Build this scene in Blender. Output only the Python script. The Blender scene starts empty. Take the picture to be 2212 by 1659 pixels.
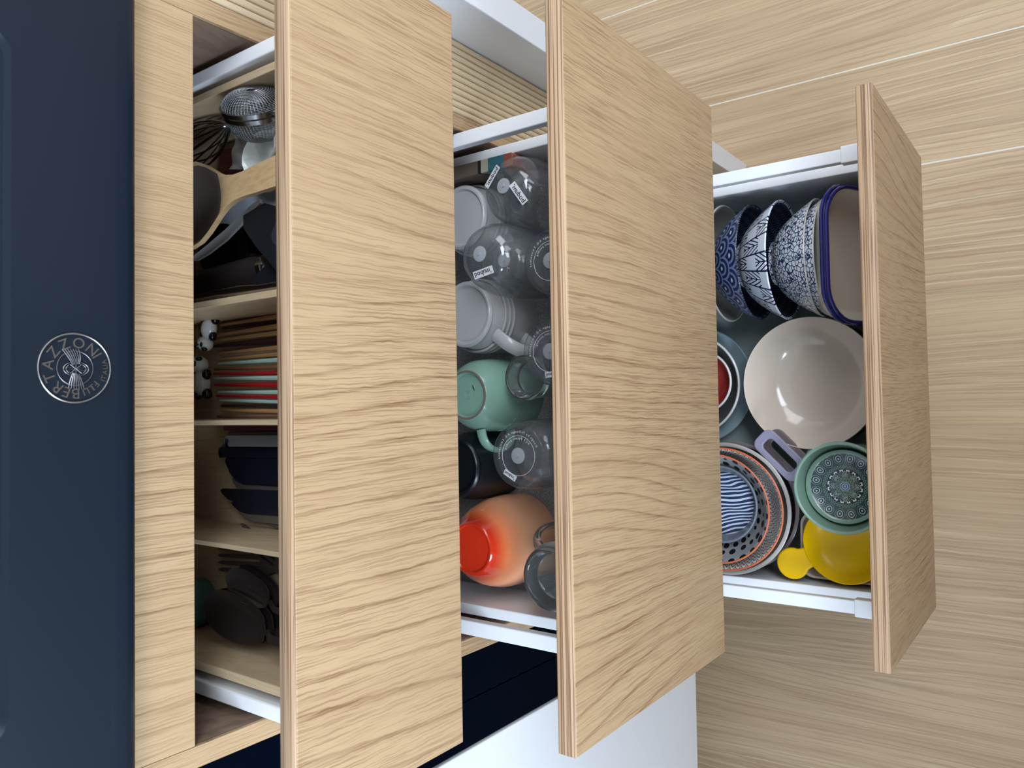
import bpy, bmesh, math, random
from mathutils import Matrix, Vector
PI = math.pi
R_ = random.Random(7)
SC = bpy.context.scene
COL = SC.collection

# ------------------------------------------------------------------ camera
cam = bpy.data.cameras.new('camera')
cam_o = bpy.data.objects.new('camera', cam)
COL.objects.link(cam_o)
PITCH, YAW, ROLL = 0.9371071, -0.0503080, -0.0251623
CAM = Vector((-0.0284090, -0.5501595, 0.3346150))
rz = Matrix.Rotation(YAW, 3, 'Z'); rx = Matrix.Rotation(-PITCH, 3, 'X')
B = rz @ rx
right, down, fwd = Vector((1, 0, 0)), Vector((0, 0, -1)), Vector((0, 1, 0))
ca, sa = math.cos(ROLL), math.sin(ROLL)
ax_a = B @ (right * ca + down * sa)
ax_b = B @ (right * -sa + down * ca)
ax_c = B @ fwd
# the photograph lies on its side: its right edge is the bottom of the scene
m = Matrix.Identity(4)
for i in range(3):
    m[i][0] = ax_b[i]; m[i][1] = ax_a[i]; m[i][2] = -ax_c[i]; m[i][3] = CAM[i]
cam_o.matrix_world = m
cam.sensor_width = 36.0
cam.lens = 1665.0 / 2212 * 36
cam.clip_start = 0.01
cam.dof.use_dof = True
cam.dof.focus_distance = 0.85
cam.dof.aperture_fstop = 18
SC.camera = cam_o

# ------------------------------------------------------------------ world, lights, exposure
W = bpy.data.worlds.new('world'); SC.world = W
W.use_nodes = True
bg = W.node_tree.nodes['Background']
bg.inputs[0].default_value = (0.80, 0.92, 1.10, 1)
bg.inputs[1].default_value = 0.66

def area(name, loc, target, sx, sy, power, color):
    l = bpy.data.lights.new(name, 'AREA'); l.shape = 'RECTANGLE'
    l.size = sx; l.size_y = sy; l.energy = power; l.color = color
    o = bpy.data.objects.new(name, l); COL.objects.link(o)
    o.location = loc
    o.rotation_euler = (Vector(target) - Vector(loc)).to_track_quat('-Z', 'Y').to_euler()
    return o
area('window_light_left', (-1.05, -1.25, 0.44), (0, -0.1, 0.05), 0.8, 0.55, 40, (0.76, 0.90, 1.08))
area('window_light_right', (1.6, -0.8, 0.75), (0.5, -0.2, -0.8), 1.0, 1.0, 16, (0.95, 0.98, 1.02))
area('ceiling_light', (0.80, -1.55, 1.55), (0.0, -0.1, -0.3), 1.1, 0.7, 31, (0.86, 0.95, 1.06))
SC.view_settings.view_transform = 'Standard'
SC.view_settings.look = 'None'
SC.view_settings.exposure = 0.0
SC.view_settings.gamma = 1.0
SC.view_settings.use_curve_mapping = False
SC.cycles.max_bounces = 20
SC.cycles.transmission_bounces = 20
SC.cycles.transparent_max_bounces = 20

# ------------------------------------------------------------------ node helpers
def lin(r, g, b):
    f = lambda c: c / 12.92 if c <= 0.04045 else ((c + 0.055) / 1.055) ** 2.4
    return (f(r / 255), f(g / 255), f(b / 255), 1)

class X:
    """a float socket with operators that build Math nodes"""
    def __init__(s, nt, k): s.nt = nt; s.k = k
    def op(s, o, *a):
        n = s.nt.nodes.new('ShaderNodeMath'); n.operation = o
        for i, v in enumerate((s,) + a):
            if isinstance(v, X): s.nt.links.new(v.k, n.inputs[i])
            else: n.inputs[i].default_value = v
        return X(s.nt, n.outputs[0])
    def __add__(s, o): return s.op('ADD', o)
    def __radd__(s, o): return s.op('ADD', o)
    def __sub__(s, o): return s.op('SUBTRACT', o)
    def __mul__(s, o): return s.op('MULTIPLY', o)
    def __rmul__(s, o): return s.op('MULTIPLY', o)
    def __truediv__(s, o): return s.op('DIVIDE', o)
    def sin(s): return s.op('SINE')
    def cos(s): return s.op('COSINE')
    def abs(s): return s.op('ABSOLUTE')
    def floor(s): return s.op('FLOOR')
    def fract(s): return s.op('FRACT')
    def sqrt(s): return s.op('SQRT')
    def mod(s, o): return s.op('FLOORED_MODULO', o)
    def gt(s, o): return s.op('GREATER_THAN', o)
    def lt(s, o): return s.op('LESS_THAN', o)
    def atan2(s, o): return s.op('ARCTAN2', o)
    def max(s, o): return s.op('MAXIMUM', o)
    def min(s, o): return s.op('MINIMUM', o)
    def ss(s, a, b):
        n = s.nt.nodes.new('ShaderNodeMapRange'); n.interpolation_type = 'SMOOTHSTEP'
        s.nt.links.new(s.k, n.inputs[0]); n.inputs[1].default_value = a; n.inputs[2].default_value = b
        return X(s.nt, n.outputs[0])

class Mat:
    def __init__(s, name, color=(.8, .8, .8, 1), rough=.5, metal=0, spec=.5, coat=0, trans=0, ior=1.45):
        s.m = bpy.data.materials.new(name); s.m.use_nodes = True
        s.nt = s.m.node_tree; s.p = s.nt.nodes['Principled BSDF']
        s.set('Base Color', color); s.set('Roughness', rough); s.set('Metallic', metal)
        s.set('Specular IOR Level', spec); s.set('Coat Weight', coat); s.set('Coat Roughness', .04)
        s.set('Transmission Weight', trans); s.set('IOR', ior)
        s.m.diffuse_color = color
    def set(s, k, v):
        if isinstance(v, X): s.nt.links.new(v.k, s.p.inputs[k])
        elif hasattr(v, 'is_output'): s.nt.links.new(v, s.p.inputs[k])
        else: s.p.inputs[k].default_value = v
    def coords(s, loc=(0, 0, 0)):
        t = s.nt.nodes.new('ShaderNodeTexCoord')
        n = s.nt.nodes.new('ShaderNodeVectorMath'); n.inputs[1].default_value = loc
        s.nt.links.new(t.outputs['Object'], n.inputs[0])
        p = s.nt.nodes.new('ShaderNodeSeparateXYZ'); s.nt.links.new(n.outputs[0], p.inputs[0])
        return [X(s.nt, p.outputs[i]) for i in range(3)]
    def vec(s, x, y, z):
        n = s.nt.nodes.new('ShaderNodeCombineXYZ')
        for i, v in enumerate((x, y, z)):
            if isinstance(v, X): s.nt.links.new(v.k, n.inputs[i])
            else: n.inputs[i].default_value = v
        return n.outputs[0]
    def noise(s, v, scale=1, detail=2, rough=.5, dist=0):
        n = s.nt.nodes.new('ShaderNodeTexNoise'); s.nt.links.new(v, n.inputs['Vector'])
        n.inputs['Scale'].default_value = scale; n.inputs['Detail'].default_value = detail
        n.inputs['Roughness'].default_value = rough; n.inputs['Distortion'].default_value = dist
        return X(s.nt, n.outputs[0])
    def voronoi(s, v, scale=1, feature='F1', rand=1):
        n = s.nt.nodes.new('ShaderNodeTexVoronoi'); s.nt.links.new(v, n.inputs['Vector'])
        n.feature = feature; n.inputs['Scale'].default_value = scale; n.inputs['Randomness'].default_value = rand
        return X(s.nt, n.outputs['Distance'])
    def mix(s, f, a, b):
        n = s.nt.nodes.new('ShaderNodeMix'); n.data_type = 'RGBA'
        for k, v in ((0, f), (6, a), (7, b)):
            if isinstance(v, X): s.nt.links.new(v.k, n.inputs[k])
            elif hasattr(v, 'is_output'): s.nt.links.new(v, n.inputs[k])
            else: n.inputs[k].default_value = v
        return n.outputs[2]
    def bump(s, h, strength=.3, dist=.001):
        n = s.nt.nodes.new('ShaderNodeBump'); n.inputs['Strength'].default_value = strength
        n.inputs['Distance'].default_value = dist
        s.nt.links.new(h.k, n.inputs['Height']); s.nt.links.new(n.outputs[0], s.p.inputs['Normal'])

def plain(name, rgb, rough=.5, **k): return Mat(name, lin(*rgb), rough, **k).m

def plain(name, rgb, rough=.5, **k): return Mat(name, lin(*rgb), rough, **k).m

def wood(name, light, dark, axis='Z', loc=(0, 0, 0), fine=1020, warp=.05, cath=.17, wx=4.5, wz=1.6, line=.58, ringk=.5, tone=.3, rough=.45, bump=.5, long=20, pale=None, wob=.0026):
    """oak: u runs across the grain, v along it"""
    M = Mat(name, lin(*light), rough, spec=.35)
    x, y, z = M.coords(loc)
    if axis == 'Z': u, w, v = x, y, z
    elif axis == 'X': u, w, v = y, z, x
    else: u, w, v = x, z, y
    big = M.noise(M.vec(u * wx, w * wx, v * wz), 1, 1.5, .4) - .5
    mid = M.noise(M.vec(u * 70, w * 70, v * 60), 1, 2, .55) - .5
    h = u + big * warp + mid * wob
    H = u + big * cath + mid * (wob * .8)
    st = M.noise(M.vec(h * fine, w * 60, v * long), 1, 2, .55) * .55 + M.noise(M.vec(h * fine * .9 + 7, w * 60, v * long * .22), 1, 2, .5) * .45
    st2 = M.noise(M.vec(h * fine * .3, w * 60, v * long * .5), 1, 2, .5)
    pat = M.noise(M.vec(u * 9 + big * 2, w * 9, v * 6), 1, 2, .5)
    lines = st.ss(.475, .585) * (pat.ss(.3, .62) * .45 + .55)
    broad = M.noise(M.vec(H * 34, w * 30, v * .9), 1, 2, .5).ss(.3, .72)
    q = (H * 62 + st * .10).fract()
    ring = q.ss(.74, .96) * (q * -1 + 1).ss(.0, .05)
    pat2 = M.noise(M.vec(u * 3.5 + big, w * 5, v * 2.2), 1, 1, .5)
    ring = ring * pat2.ss(.40, .58)
    fac = (lines * line + st2.ss(.52, .74) * (line * .16) + ring * (ringk * .9)).min(1)
    c0 = M.mix(broad * tone, lin(*light), lin(*[.6 * a + .4 * b for a, b in zip(light, dark)]))
    if pale: c0 = M.mix(ring, c0, lin(*pale))
    c1 = M.mix(fac, c0, lin(*dark))
    M.set('Base Color', c1)
    if bump: M.bump(st * -1 + st2 * -.2 + ring * -.4, bump, .0006)
    return M.m

# ------------------------------------------------------------------ geometry helpers
_txt = {}
def glyph(ch, size, depth, mirror=False):
    k = ch
    if k not in _txt:
        cu = bpy.data.curves.new('text_source', 'FONT'); cu.body = ch; cu.size = 1; cu.extrude = .5
        cu.resolution_u = 3
        o = bpy.data.objects.new('text_source', cu); COL.objects.link(o)
        dg = bpy.context.evaluated_depsgraph_get()
        me = bpy.data.meshes.new_from_object(o.evaluated_get(dg))
        vs = [tuple(v.co) for v in me.vertices]; fs = [tuple(p.vertices) for p in me.polygons]
        COL.objects.unlink(o); bpy.data.objects.remove(o); bpy.data.curves.remove(cu); bpy.data.meshes.remove(me)
        _txt[k] = (vs, fs)
    vs, fs = _txt[k]
    if not vs: return [], [], size * .3
    x0 = min(v[0] for v in vs); x1 = max(v[0] for v in vs)
    w = (x1 - x0) * size
    out = [((v[0] - x0) * size, v[1] * size, v[2] * depth) for v in vs]
    if mirror:
        out = [(-a, b, c) for a, b, c in out]; fs = [tuple(reversed(f)) for f in fs]
    return out, fs, w

class G:
    def __init__(s): s.v = []; s.f = []; s.i = []
    def add(s, v, f, M=None, mi=0):
        o = len(s.v)
        s.v += [tuple(M @ Vector(p)) for p in v] if M is not None else [tuple(p) for p in v]
        s.f += [tuple(a + o for a in q) for q in f]
        s.i += mi if isinstance(mi, list) else [mi] * len(f)
        return s
    def box(s, x0, x1, y0, y1, z0, z1, M=None, mi=0):
        v = [(x, y, z) for x in (x0, x1) for y in (y0, y1) for z in (z0, z1)]
        f = [(0, 1, 3, 2), (4, 6, 7, 5), (0, 4, 5, 1), (2, 3, 7, 6), (0, 2, 6, 4), (1, 5, 7, 3)]
        return s.add(v, f, M, mi)
    def lathe(s, prof, n=56, M=None, mi=0, flip=False, closed=False):
        v, f, ids = [], [], []
        for r, z in prof:
            if abs(r) < 1e-7: ids.append([len(v)]); v.append((0, 0, z))
            else:
                ids.append(list(range(len(v), len(v) + n)))
                v += [(r * math.cos(2 * PI * k / n), r * math.sin(2 * PI * k / n), z) for k in range(n)]
        seq = list(zip(ids, ids[1:])) + ([(ids[-1], ids[0])] if closed else [])
        mis = []
        for q, (a, b) in enumerate(seq):
            for k in range(n):
                k2 = (k + 1) % n
                if len(a) == 1 and len(b) == 1: continue
                if len(a) == 1: t = (a[0], b[k2], b[k])
                elif len(b) == 1: t = (a[k], a[k2], b[0])
                else: t = (a[k], a[k2], b[k2], b[k])
                f.append(tuple(reversed(t)) if flip else t)
                mis.append(mi[q] if isinstance(mi, (list, tuple)) else mi)
        return s.add(v, f, M, mis)
    def tube(s, pts, r, n=10, M=None, closed=False, mi=0, flat=1.0):
        P = [Vector(p) for p in pts]; m_ = len(P)
        rs = r if isinstance(r, (list, tuple)) else [r] * m_
        v, f = [], []
        up = Vector((0, 0, 1)); prev = None
        for i in range(m_):
            a = P[(i - 1) % m_] if (closed or i) else P[0]
            b = P[(i + 1) % m_] if (closed or i < m_ - 1) else P[-1]
            t = (b - a).normalized()
            if prev is None:
                q = up if abs(t.dot(up)) < .9 else Vector((1, 0, 0))
                u = (q - t * q.dot(t)).normalized()
            else: u = (prev - t * prev.dot(t)).normalized()
            prev = u; w = t.cross(u)
            for k in range(n):
                an = 2 * PI * k / n
                v.append(P[i] + (u * math.cos(an) * flat + w * math.sin(an)) * rs[i])
        for i in range(m_ if closed else m_ - 1):
            j = (i + 1) % m_
            for k in range(n):
                k2 = (k + 1) % n
                f.append((i * n + k, i * n + k2, j * n + k2, j * n + k))
        if not closed:
            f.append(tuple(range(n - 1, -1, -1))); f.append(tuple((m_ - 1) * n + k for k in range(n)))
        return s.add(v, f, M, mi)
    def prism(s, poly, z0, z1, M=None, mi=0):
        n = len(poly)
        ar = sum(poly[i][0] * poly[(i + 1) % n][1] - poly[(i + 1) % n][0] * poly[i][1] for i in range(n))
        if ar < 0: poly = poly[::-1]
        v = [(x, y, z0) for x, y in poly] + [(x, y, z1) for x, y in poly]
        f = [tuple(range(n - 1, -1, -1)), tuple(range(n, 2 * n))]
        f += [(i, (i + 1) % n, n + (i + 1) % n, n + i) for i in range(n)]
        return s.add(v, f, M, mi)
    def blade(s, st, th=.002, nu=11, M=None, inner=None):
        """spoon-like sheet: stations (y, half width, centre height, dish depth)"""
        v, f, mi = [], [], []
        for y, hw, zc, d in st:
            for k in range(nu):
                u = -1 + 2 * k / (nu - 1)
                v.append((u * hw, y, zc + d * (u * u - 1)))
        m_ = len(st)
        off = m_ * nu
        v += [(x, y, z - th) for x, y, z in v]
        for i in range(m_ - 1):
            for k in range(nu - 1):
                a, b, c, d = i * nu + k, i * nu + k + 1, (i + 1) * nu + k + 1, (i + 1) * nu + k
                q = 0
                if inner and st[i][3] > inner and st[i + 1][3] > inner and 1 <= k <= nu - 3: q = 1
                f.append((a, b, c, d)); mi.append(q)
                f.append((off + d, off + c, off + b, off + a)); mi.append(0)
        for i in range(m_ - 1):
            for k in (0, nu - 1):
                a, b = i * nu + k, (i + 1) * nu + k
                q = (a, b, off + b, off + a)
                f.append(q if k == 0 else q[::-1]); mi.append(0)
        for i in (0, m_ - 1):
            for k in range(nu - 1):
                a, b = i * nu + k, i * nu + k + 1
                q = (b, a, off + a, off + b)
                f.append(q if i == 0 else q[::-1]); mi.append(0)
        return s.add(v, f, M, mi)
    def sphere(s, c, r, n=20, M=None, mi=0):
        rx_, ry_, rz_ = r if isinstance(r, (tuple, list)) else (r, r, r)
        k = n // 2
        prof = [(math.sin(PI * i / k), -math.cos(PI * i / k)) for i in range(k + 1)]
        prof[0] = (0, -1); prof[-1] = (0, 1)
        T = Matrix.Translation(c) @ Matrix.Diagonal((rx_, ry_, rz_, 1))
        return s.lathe(prof, n, (M @ T) if M is not None else T, mi)
    def text(s, body, size, depth, M=None, mirror=False, mi=0, center=True):
        x = 0; gl = []
        for ch in body:
            if ch == ' ': x += size * .28; continue
            v, f, w = glyph(ch, size, depth, mirror)
            gl.append((v, f, x)); x += w + size * .09
        tot = x
        for v, f, dx in gl:
            d = (dx - tot / 2) if center else dx
            if mirror: d = -d
            T = Matrix.Translation((d, -size * .33 if center else 0, 0))
            s.add(v, f, (M @ T) if M is not None else T, mi)
        return s
    def ringtext(s, body, size, depth, rad, a0, a1, M=None, mirror=False, inward=False, mi=0):
        """letters set round a circle from angle a0 to a1 (tops outward unless inward)"""
        ws = [glyph(c, size, depth)[2] if c != ' ' else size * .3 for c in body]
        tot = sum(ws); acc = 0
        for c, w in zip(body, ws):
            a = a0 + (a1 - a0) * (acc + w / 2) / tot; acc += w
            if c == ' ': continue
            v, f, _ = glyph(c, size, depth, mirror)
            rot = a - PI / 2 + (PI if inward else 0)
            T = Matrix.Rotation(a, 4, 'Z') @ Matrix.Translation((rad, 0, 0)) @ Matrix.Rotation(rot - a, 4, 'Z') @ Matrix.Translation(((w / 2 if mirror else -w / 2), -size * .35, 0))
            s.add(v, f, (M @ T) if M is not None else T, mi)
        return s
    def obj(s, name, mats, parent=None, smooth=40, bevel=0, seg=2, wire=0, fix=False):
        me = bpy.data.meshes.new(name)
        me.from_pydata(s.v, [], s.f)
        for m_ in (mats if isinstance(mats, (list, tuple)) else [mats]): me.materials.append(m_)
        me.polygons.foreach_set('material_index', s.i)
        if fix:
            bm = bmesh.new(); bm.from_mesh(me); bmesh.ops.recalc_face_normals(bm, faces=bm.faces); bm.to_mesh(me); bm.free()
        me.update()
        if smooth:
            me.polygons.foreach_set('use_smooth', [True] * len(me.polygons))
            me.set_sharp_from_angle(angle=math.radians(smooth))
        o = bpy.data.objects.new(name, me); COL.objects.link(o)
        if parent is not None: o.parent = parent
        if wire:
            w = o.modifiers.new('wire', 'WIREFRAME'); w.thickness = wire; w.use_even_offset = False
        if bevel:
            b = o.modifiers.new('bevel', 'BEVEL'); b.width = bevel; b.segments = seg; b.limit_method = 'ANGLE'
            b.angle_limit = math.radians(40)
        return o

def thing(name, label, cat, loc=(0, 0, 0), rot=(0, 0, 0), group=None):
    o = bpy.data.objects.new(name, None); COL.objects.link(o)
    o.empty_display_size = .02
    o.location = loc; o.rotation_euler = rot
    o['label'] = label; o['category'] = cat
    if group: o['group'] = group
    return o
def tag(o, label, cat, group=None):
    o['label'] = label; o['category'] = cat
    if group: o['group'] = group
    return o
def copy_tree(root, label, loc, rot=None, group=None):
    c = root.copy(); COL.objects.link(c); c.location = loc; c['label'] = label
    if rot is not None: c.rotation_euler = rot
    if group: c['group'] = group
    for ch in list(root.children):
        d = ch.copy(); COL.objects.link(d); d.parent = c; d.matrix_parent_inverse = ch.matrix_parent_inverse.copy()
        for g in list(ch.children):
            e = g.copy(); COL.objects.link(e); e.parent = d; e.matrix_parent_inverse = g.matrix_parent_inverse.copy()
    return c
T3 = Matrix.Translation
def RZ(a): return Matrix.Rotation(a, 4, 'Z')
def RX(a): return Matrix.Rotation(a, 4, 'X')
def RY(a): return Matrix.Rotation(a, 4, 'Y')
def arc(cx, cy, r, a0, a1, n): return [(cx + r * math.cos(a0 + (a1 - a0) * k / n), cy + r * math.sin(a0 + (a1 - a0) * k / n)) for k in range(n + 1)]
def rrect(hx, hy, r, n=6):
    return arc(hx - r, hy - r, r, 0, PI / 2, n) + arc(-hx + r, hy - r, r, PI / 2, PI, n) + arc(-hx + r, -hy + r, r, PI, 1.5 * PI, n) + arc(hx - r, -hy + r, r, 1.5 * PI, 2 * PI, n)

# ------------------------------------------------------------------ materials
OAK_L, OAK_D = (183, 154, 118), (124, 91, 63)
oak = wood('oak_front', OAK_L, OAK_D, 'Z', (3.1, .4, 1.3))
oak_b = wood('oak_frame', OAK_L, OAK_D, 'Z', (1.37, .2, 4.1))
oak_edge = wood('oak_edge', (186, 156, 124), (112, 82, 60), 'X', (.3, .7, .1), fine=700, warp=.003, cath=.004, wob=.0003, wx=3, wz=3, line=.9, ringk=0, long=5, bump=.1)
oak_in = wood('oak_carcass', (140, 118, 100), (100, 80, 66), 'Z', (.9, 2, .2), line=.5, ringk=.2, bump=.1)  # darker than the fronts, interior shade is put into the colour
oak_insert = wood('oak_insert', (190, 168, 136), (160, 136, 104), 'Y', (.9, 2, 5.2), line=.4, ringk=.2, bump=.08)
floor_m = [wood('oak_tile_%d' % i, (198, 171, 136), (152, 124, 94), 'Y', (i * 1.7 + .3, i * .77, 0), fine=520, warp=.06, cath=.17, wx=5, wz=1.1, line=.5, ringk=.25, tone=.9, rough=.42, bump=.1, long=7, pale=(218, 196, 162)) for i in range(3)]
grout = plain('pale_grout', (222, 216, 200), .8)
white_metal = plain('white_powder_coat', (232, 234, 236), .38)
grey_metal = plain('grey_powder_coat', (150, 152, 156), .45)
white_gloss = plain('white_gloss', (224, 228, 233), .14, coat=.3)
navy = plain('navy_enamel', (17, 27, 38), .38, spec=.4, coat=.08)
black_glass = plain('black_panel', (2, 7, 18), .5, spec=.02)
chrome = plain('chrome', (190, 190, 192), .22, metal=1)
steel = plain('steel', (150, 150, 150), .22, metal=1)
steel_d = plain('dark_steel', (96, 92, 92), .3, metal=1)
black_m = plain('black_nylon', (24, 27, 33), .5)
black_s = plain('black_satin', (30, 32, 38), .3)
taupe = plain('taupe_plastic', (104, 97, 84), .5)

def thin_glass(name, tint, haze):
    """thin blown glass: clear through the wall, mirror-like at grazing angles, grey haze and dark outlines painted in"""
    m_ = bpy.data.materials.new(name); m_.use_nodes = True; nt = m_.node_tree
    nt.nodes.remove(nt.nodes['Principled BSDF']); out = nt.nodes['Material Output']
    t = nt.nodes.new('ShaderNodeBsdfTransparent'); 
    g = nt.nodes.new('ShaderNodeBsdfGlossy'); g.inputs['Roughness'].default_value = .015
    d = nt.nodes.new('ShaderNodeBsdfDiffuse'); d.inputs[0].default_value = (.62, .66, .68, 1)
    lw = nt.nodes.new('ShaderNodeLayerWeight'); lw.inputs[0].default_value = .5
    k = X(nt, lw.outputs['Facing'])
    k2 = k * k
    fr = k2 * k2 * k * .8 + .045
    hz = (k2 * k) * (haze * 2) + haze  # painted haze, stands in for light caught in the glass
    edge = nt.nodes.new('ShaderNodeMix'); edge.data_type = 'RGBA'
    nt.links.new((k2 * k2 * k2).k, edge.inputs[0]); edge.inputs[6].default_value = (tint, tint, tint, 1); edge.inputs[7].default_value = (.34, .37, .38, 1)
    nt.links.new(edge.outputs[2], t.inputs[0])
    m1 = nt.nodes.new('ShaderNodeMixShader'); nt.links.new(hz.k, m1.inputs[0])
    nt.links.new(t.outputs[0], m1.inputs[1]); nt.links.new(d.outputs[0], m1.inputs[2])
    m2 = nt.nodes.new('ShaderNodeMixShader'); nt.links.new(fr.k, m2.inputs[0])
    nt.links.new(m1.outputs[0], m2.inputs[1]); nt.links.new(g.outputs[0], m2.inputs[2])
    nt.links.new(m2.outputs[0], out.inputs[0])
    return m_
glass = thin_glass('clear_glass', .988, .04)
glass_g = Mat('heavy_glass', lin(232, 238, 238), 0.0, trans=.95, ior=1.35).m

# ------------------------------------------------------------------ floor
FZ = -1.09
fl = G().box(-2.2, 2.2, -2.6, 1.6, FZ - .02, FZ - .0006).obj('floor', grout, smooth=0)
fl['kind'] = 'structure'
grout_w = {0.363: .0017, 0.55: .0015, 0.794: .0015}
xs = [-2.2, -1.984, -1.773, -1.556, -1.34, -1.129, -0.918, -0.713, -0.499, -0.288, -0.07, 0.146, 0.363, 0.55, 0.794, 1.024, 1.246, 1.468, 1.69, 1.912, 2.134, 2.2]
for i, (a, b) in enumerate(zip(xs, xs[1:])):
    # staggered short joints far from the camera, whole planks near the cabinet
    cut = [-2.6, -1.35 - .2 * (i % 3), .55 + .2 * (i % 2), 1.6]
    for y0, y1 in zip(cut, cut[1:]):
        G().box(a + grout_w.get(a, .0003), b - grout_w.get(b, .0003), y0 + .0008, y1 - .0008, FZ - .003, FZ).obj('plank', floor_m[(i * 2 + (y0 > 0)) % 3], fl, smooth=0)

# unseen low block added behind the camera to shade lower drawers and floor
wl = G().box(-2.2, .15, -1.20, -.95, FZ, .12).obj('shade_block_1', plain('shade_block_paint', (150, 140, 128), .7), smooth=0)
wl['kind'] = 'structure'
wb = G().box(-2.2, 2.2, .60, .66, FZ, 1.6).obj('wall_back', plain('back_wall_paint', (214, 212, 208), .7), smooth=0)  # unseen wall added behind the cabinet, also to shape the light
wb['kind'] = 'structure'

# ------------------------------------------------------------------ cabinet
cab = thing('drawer_cabinet', 'oak drawer cabinet under the navy oven, its three drawers pulled out', 'cabinet', (0, 0, FZ))
CI = Matrix.Translation((0, 0, -FZ))
def cpart(g, *a, par=cab, **k):
    o = g.obj(*a, parent=par, **k); o.matrix_parent_inverse = CI.copy(); return o
SW, HW, DEP = .0163, .30, .56
for sx in (-1, 1):
    x0, x1 = sorted((sx * HW, sx * (HW - SW)))
    cpart(G().box(x0, x1, .004, DEP, FZ + .1, .055), 'side_panel', oak_in, smooth=0)
    cpart(G().box(x0, x1, 0, .0045, FZ + .1, .055), 'stile', oak_b, smooth=0)
cpart(G().box(-HW + SW + .0003, HW - SW - .0003, 0, .019, 0, .055), 'top_rail', oak_b, smooth=0, bevel=.0006)
cpart(G().box(-HW + SW, HW - SW, .019, DEP, .035, .055), 'top_panel', oak_in, smooth=0)
cpart(G().box(-HW + SW, HW - SW, DEP - .01, DEP, FZ + .1, .034), 'back_panel', oak_in, smooth=0)
cpart(G().box(-HW + SW, HW - SW, .003, DEP - .01, FZ + .1, FZ + .118), 'bottom_panel', oak_in, smooth=0)
cpart(G().box(-HW, HW, .05, .068, FZ, FZ + .1), 'plinth', oak_b, smooth=0)
cpart(G().box(-HW + .001, HW - .001, -.0165, -.0005, FZ + .102, -.822), 'lower_panel', oak, smooth=0, bevel=.0008)

# fluted panel to the right
flu = thing('fluted_panel', 'narrow fluted oak panel right of the drawer cabinet, of rounded upright slats', 'panel', (.3425, .004, FZ))
FI = Matrix.Translation((-.3425, -.004, -FZ))
slat_m = wood('pale_slat_oak', (214, 194, 160), (182, 158, 122), 'Z', (4.2, .3, .3), line=.4, ringk=.2, bump=.08)
o = G().box(.3005, .3848, .0065, .5, FZ + .002, 1.0).obj('backing', oak_in, flu, smooth=0); o.matrix_parent_inverse = FI.copy()
ns = 11; pw = (.3845 - .3008) / ns
src = None
for k in range(ns):
    x = .3008 + pw * (k + .5)
    if src is None:
        prof = [(-pw * .46, .0065), (-pw * .46, .003)] + [(-pw * .46 * math.cos(a), .003 - .0035 * math.sin(a)) for a in [PI * q / 8 for q in range(1, 8)]] + [(pw * .46, .003), (pw * .46, .0065)]
        src = G().prism(prof, FZ + .002, 1.0).obj('slat', slat_m, flu, smooth=50)
        o = src
    else:
        o = src.copy(); COL.objects.link(o); o.parent = flu
    o.matrix_parent_inverse = FI.copy(); o.location = (x, 0, 0)

# white end panel to the right, black filler strips and white door to the left
tag(G().box(.385, .4212, -.0605, .55, FZ + .001, 1.0).obj('end_panel', white_gloss, bevel=.001), 'glossy white end panel standing beside the fluted oak slats', 'panel')
fil = thing('filler_panel', 'black upright filler strips left of the cabinet, beside the white door', 'panel', (-.352, .005, FZ))
for a, b in ((-.4025, -.3522), (-.3512, -.3006)):
    o = G().box(a, b, .003, .02, FZ + .004, 1.0).obj('strip', black_glass, fil, bevel=.0006); o.matrix_parent_inverse = Matrix.Translation((.352, -.005, -FZ))
o = G().box(-.4025, -.3006, .02, .04, FZ + .004, 1.0).obj('backing', black_m, fil, smooth=0); o.matrix_parent_inverse = Matrix.Translation((.352, -.005, -FZ))
wd = thing('appliance_door', 'plain white appliance door at far left, its foot just above the floor', 'appliance', (-.70, 0, FZ))
WI = Matrix.Translation((.70, 0, -FZ))
o = G().box(-1.0, -.4035, 0, .03, -.942, 1.0).obj('door_panel', white_metal, wd, bevel=.0012); o.matrix_parent_inverse = WI.copy()
o = G().box(-1.0, -.4035, .0305, .55, -.935, 1.0).obj('body', black_m, wd, smooth=0); o.matrix_parent_inverse = WI.copy()
o = G().box(-.99, -.41, .08, .10, FZ, -.935).obj('foot_plate', black_m, wd, smooth=0); o.matrix_parent_inverse = WI.copy()

# ------------------------------------------------------------------ oven
ov = thing('oven', 'dark navy enamel oven front with a round chrome badge above the oak rail', 'oven', (0, -.024, .056))
OI = Matrix.Translation((0, .024, -.056))
def opart(g, *a, par=ov, **k):
    o = g.obj(*a, parent=par, **k)
    if par is ov: o.matrix_parent_inverse = OI.copy()
    return o
prof = [(0, .0575), (-.004, .0562), (-.016, .0562), (-.021, .0575), (-.0235, .0605), (-.024, .065), (-.024, .075), (-.0185, .075), (-.0185, .6), (0, .6)]
v = [(x, y, z) for x in (-.2975, .2975) for y, z in prof]; n = len(prof)
g = G().add(v, [tuple(range(n)), tuple(range(2 * n - 1, n - 1, -1))] + [(i, n + i, n + (i + 1) % n, (i + 1) % n) for i in range(n)])
opart(g, 'front_panel', navy, smooth=50, fix=True)
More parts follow.
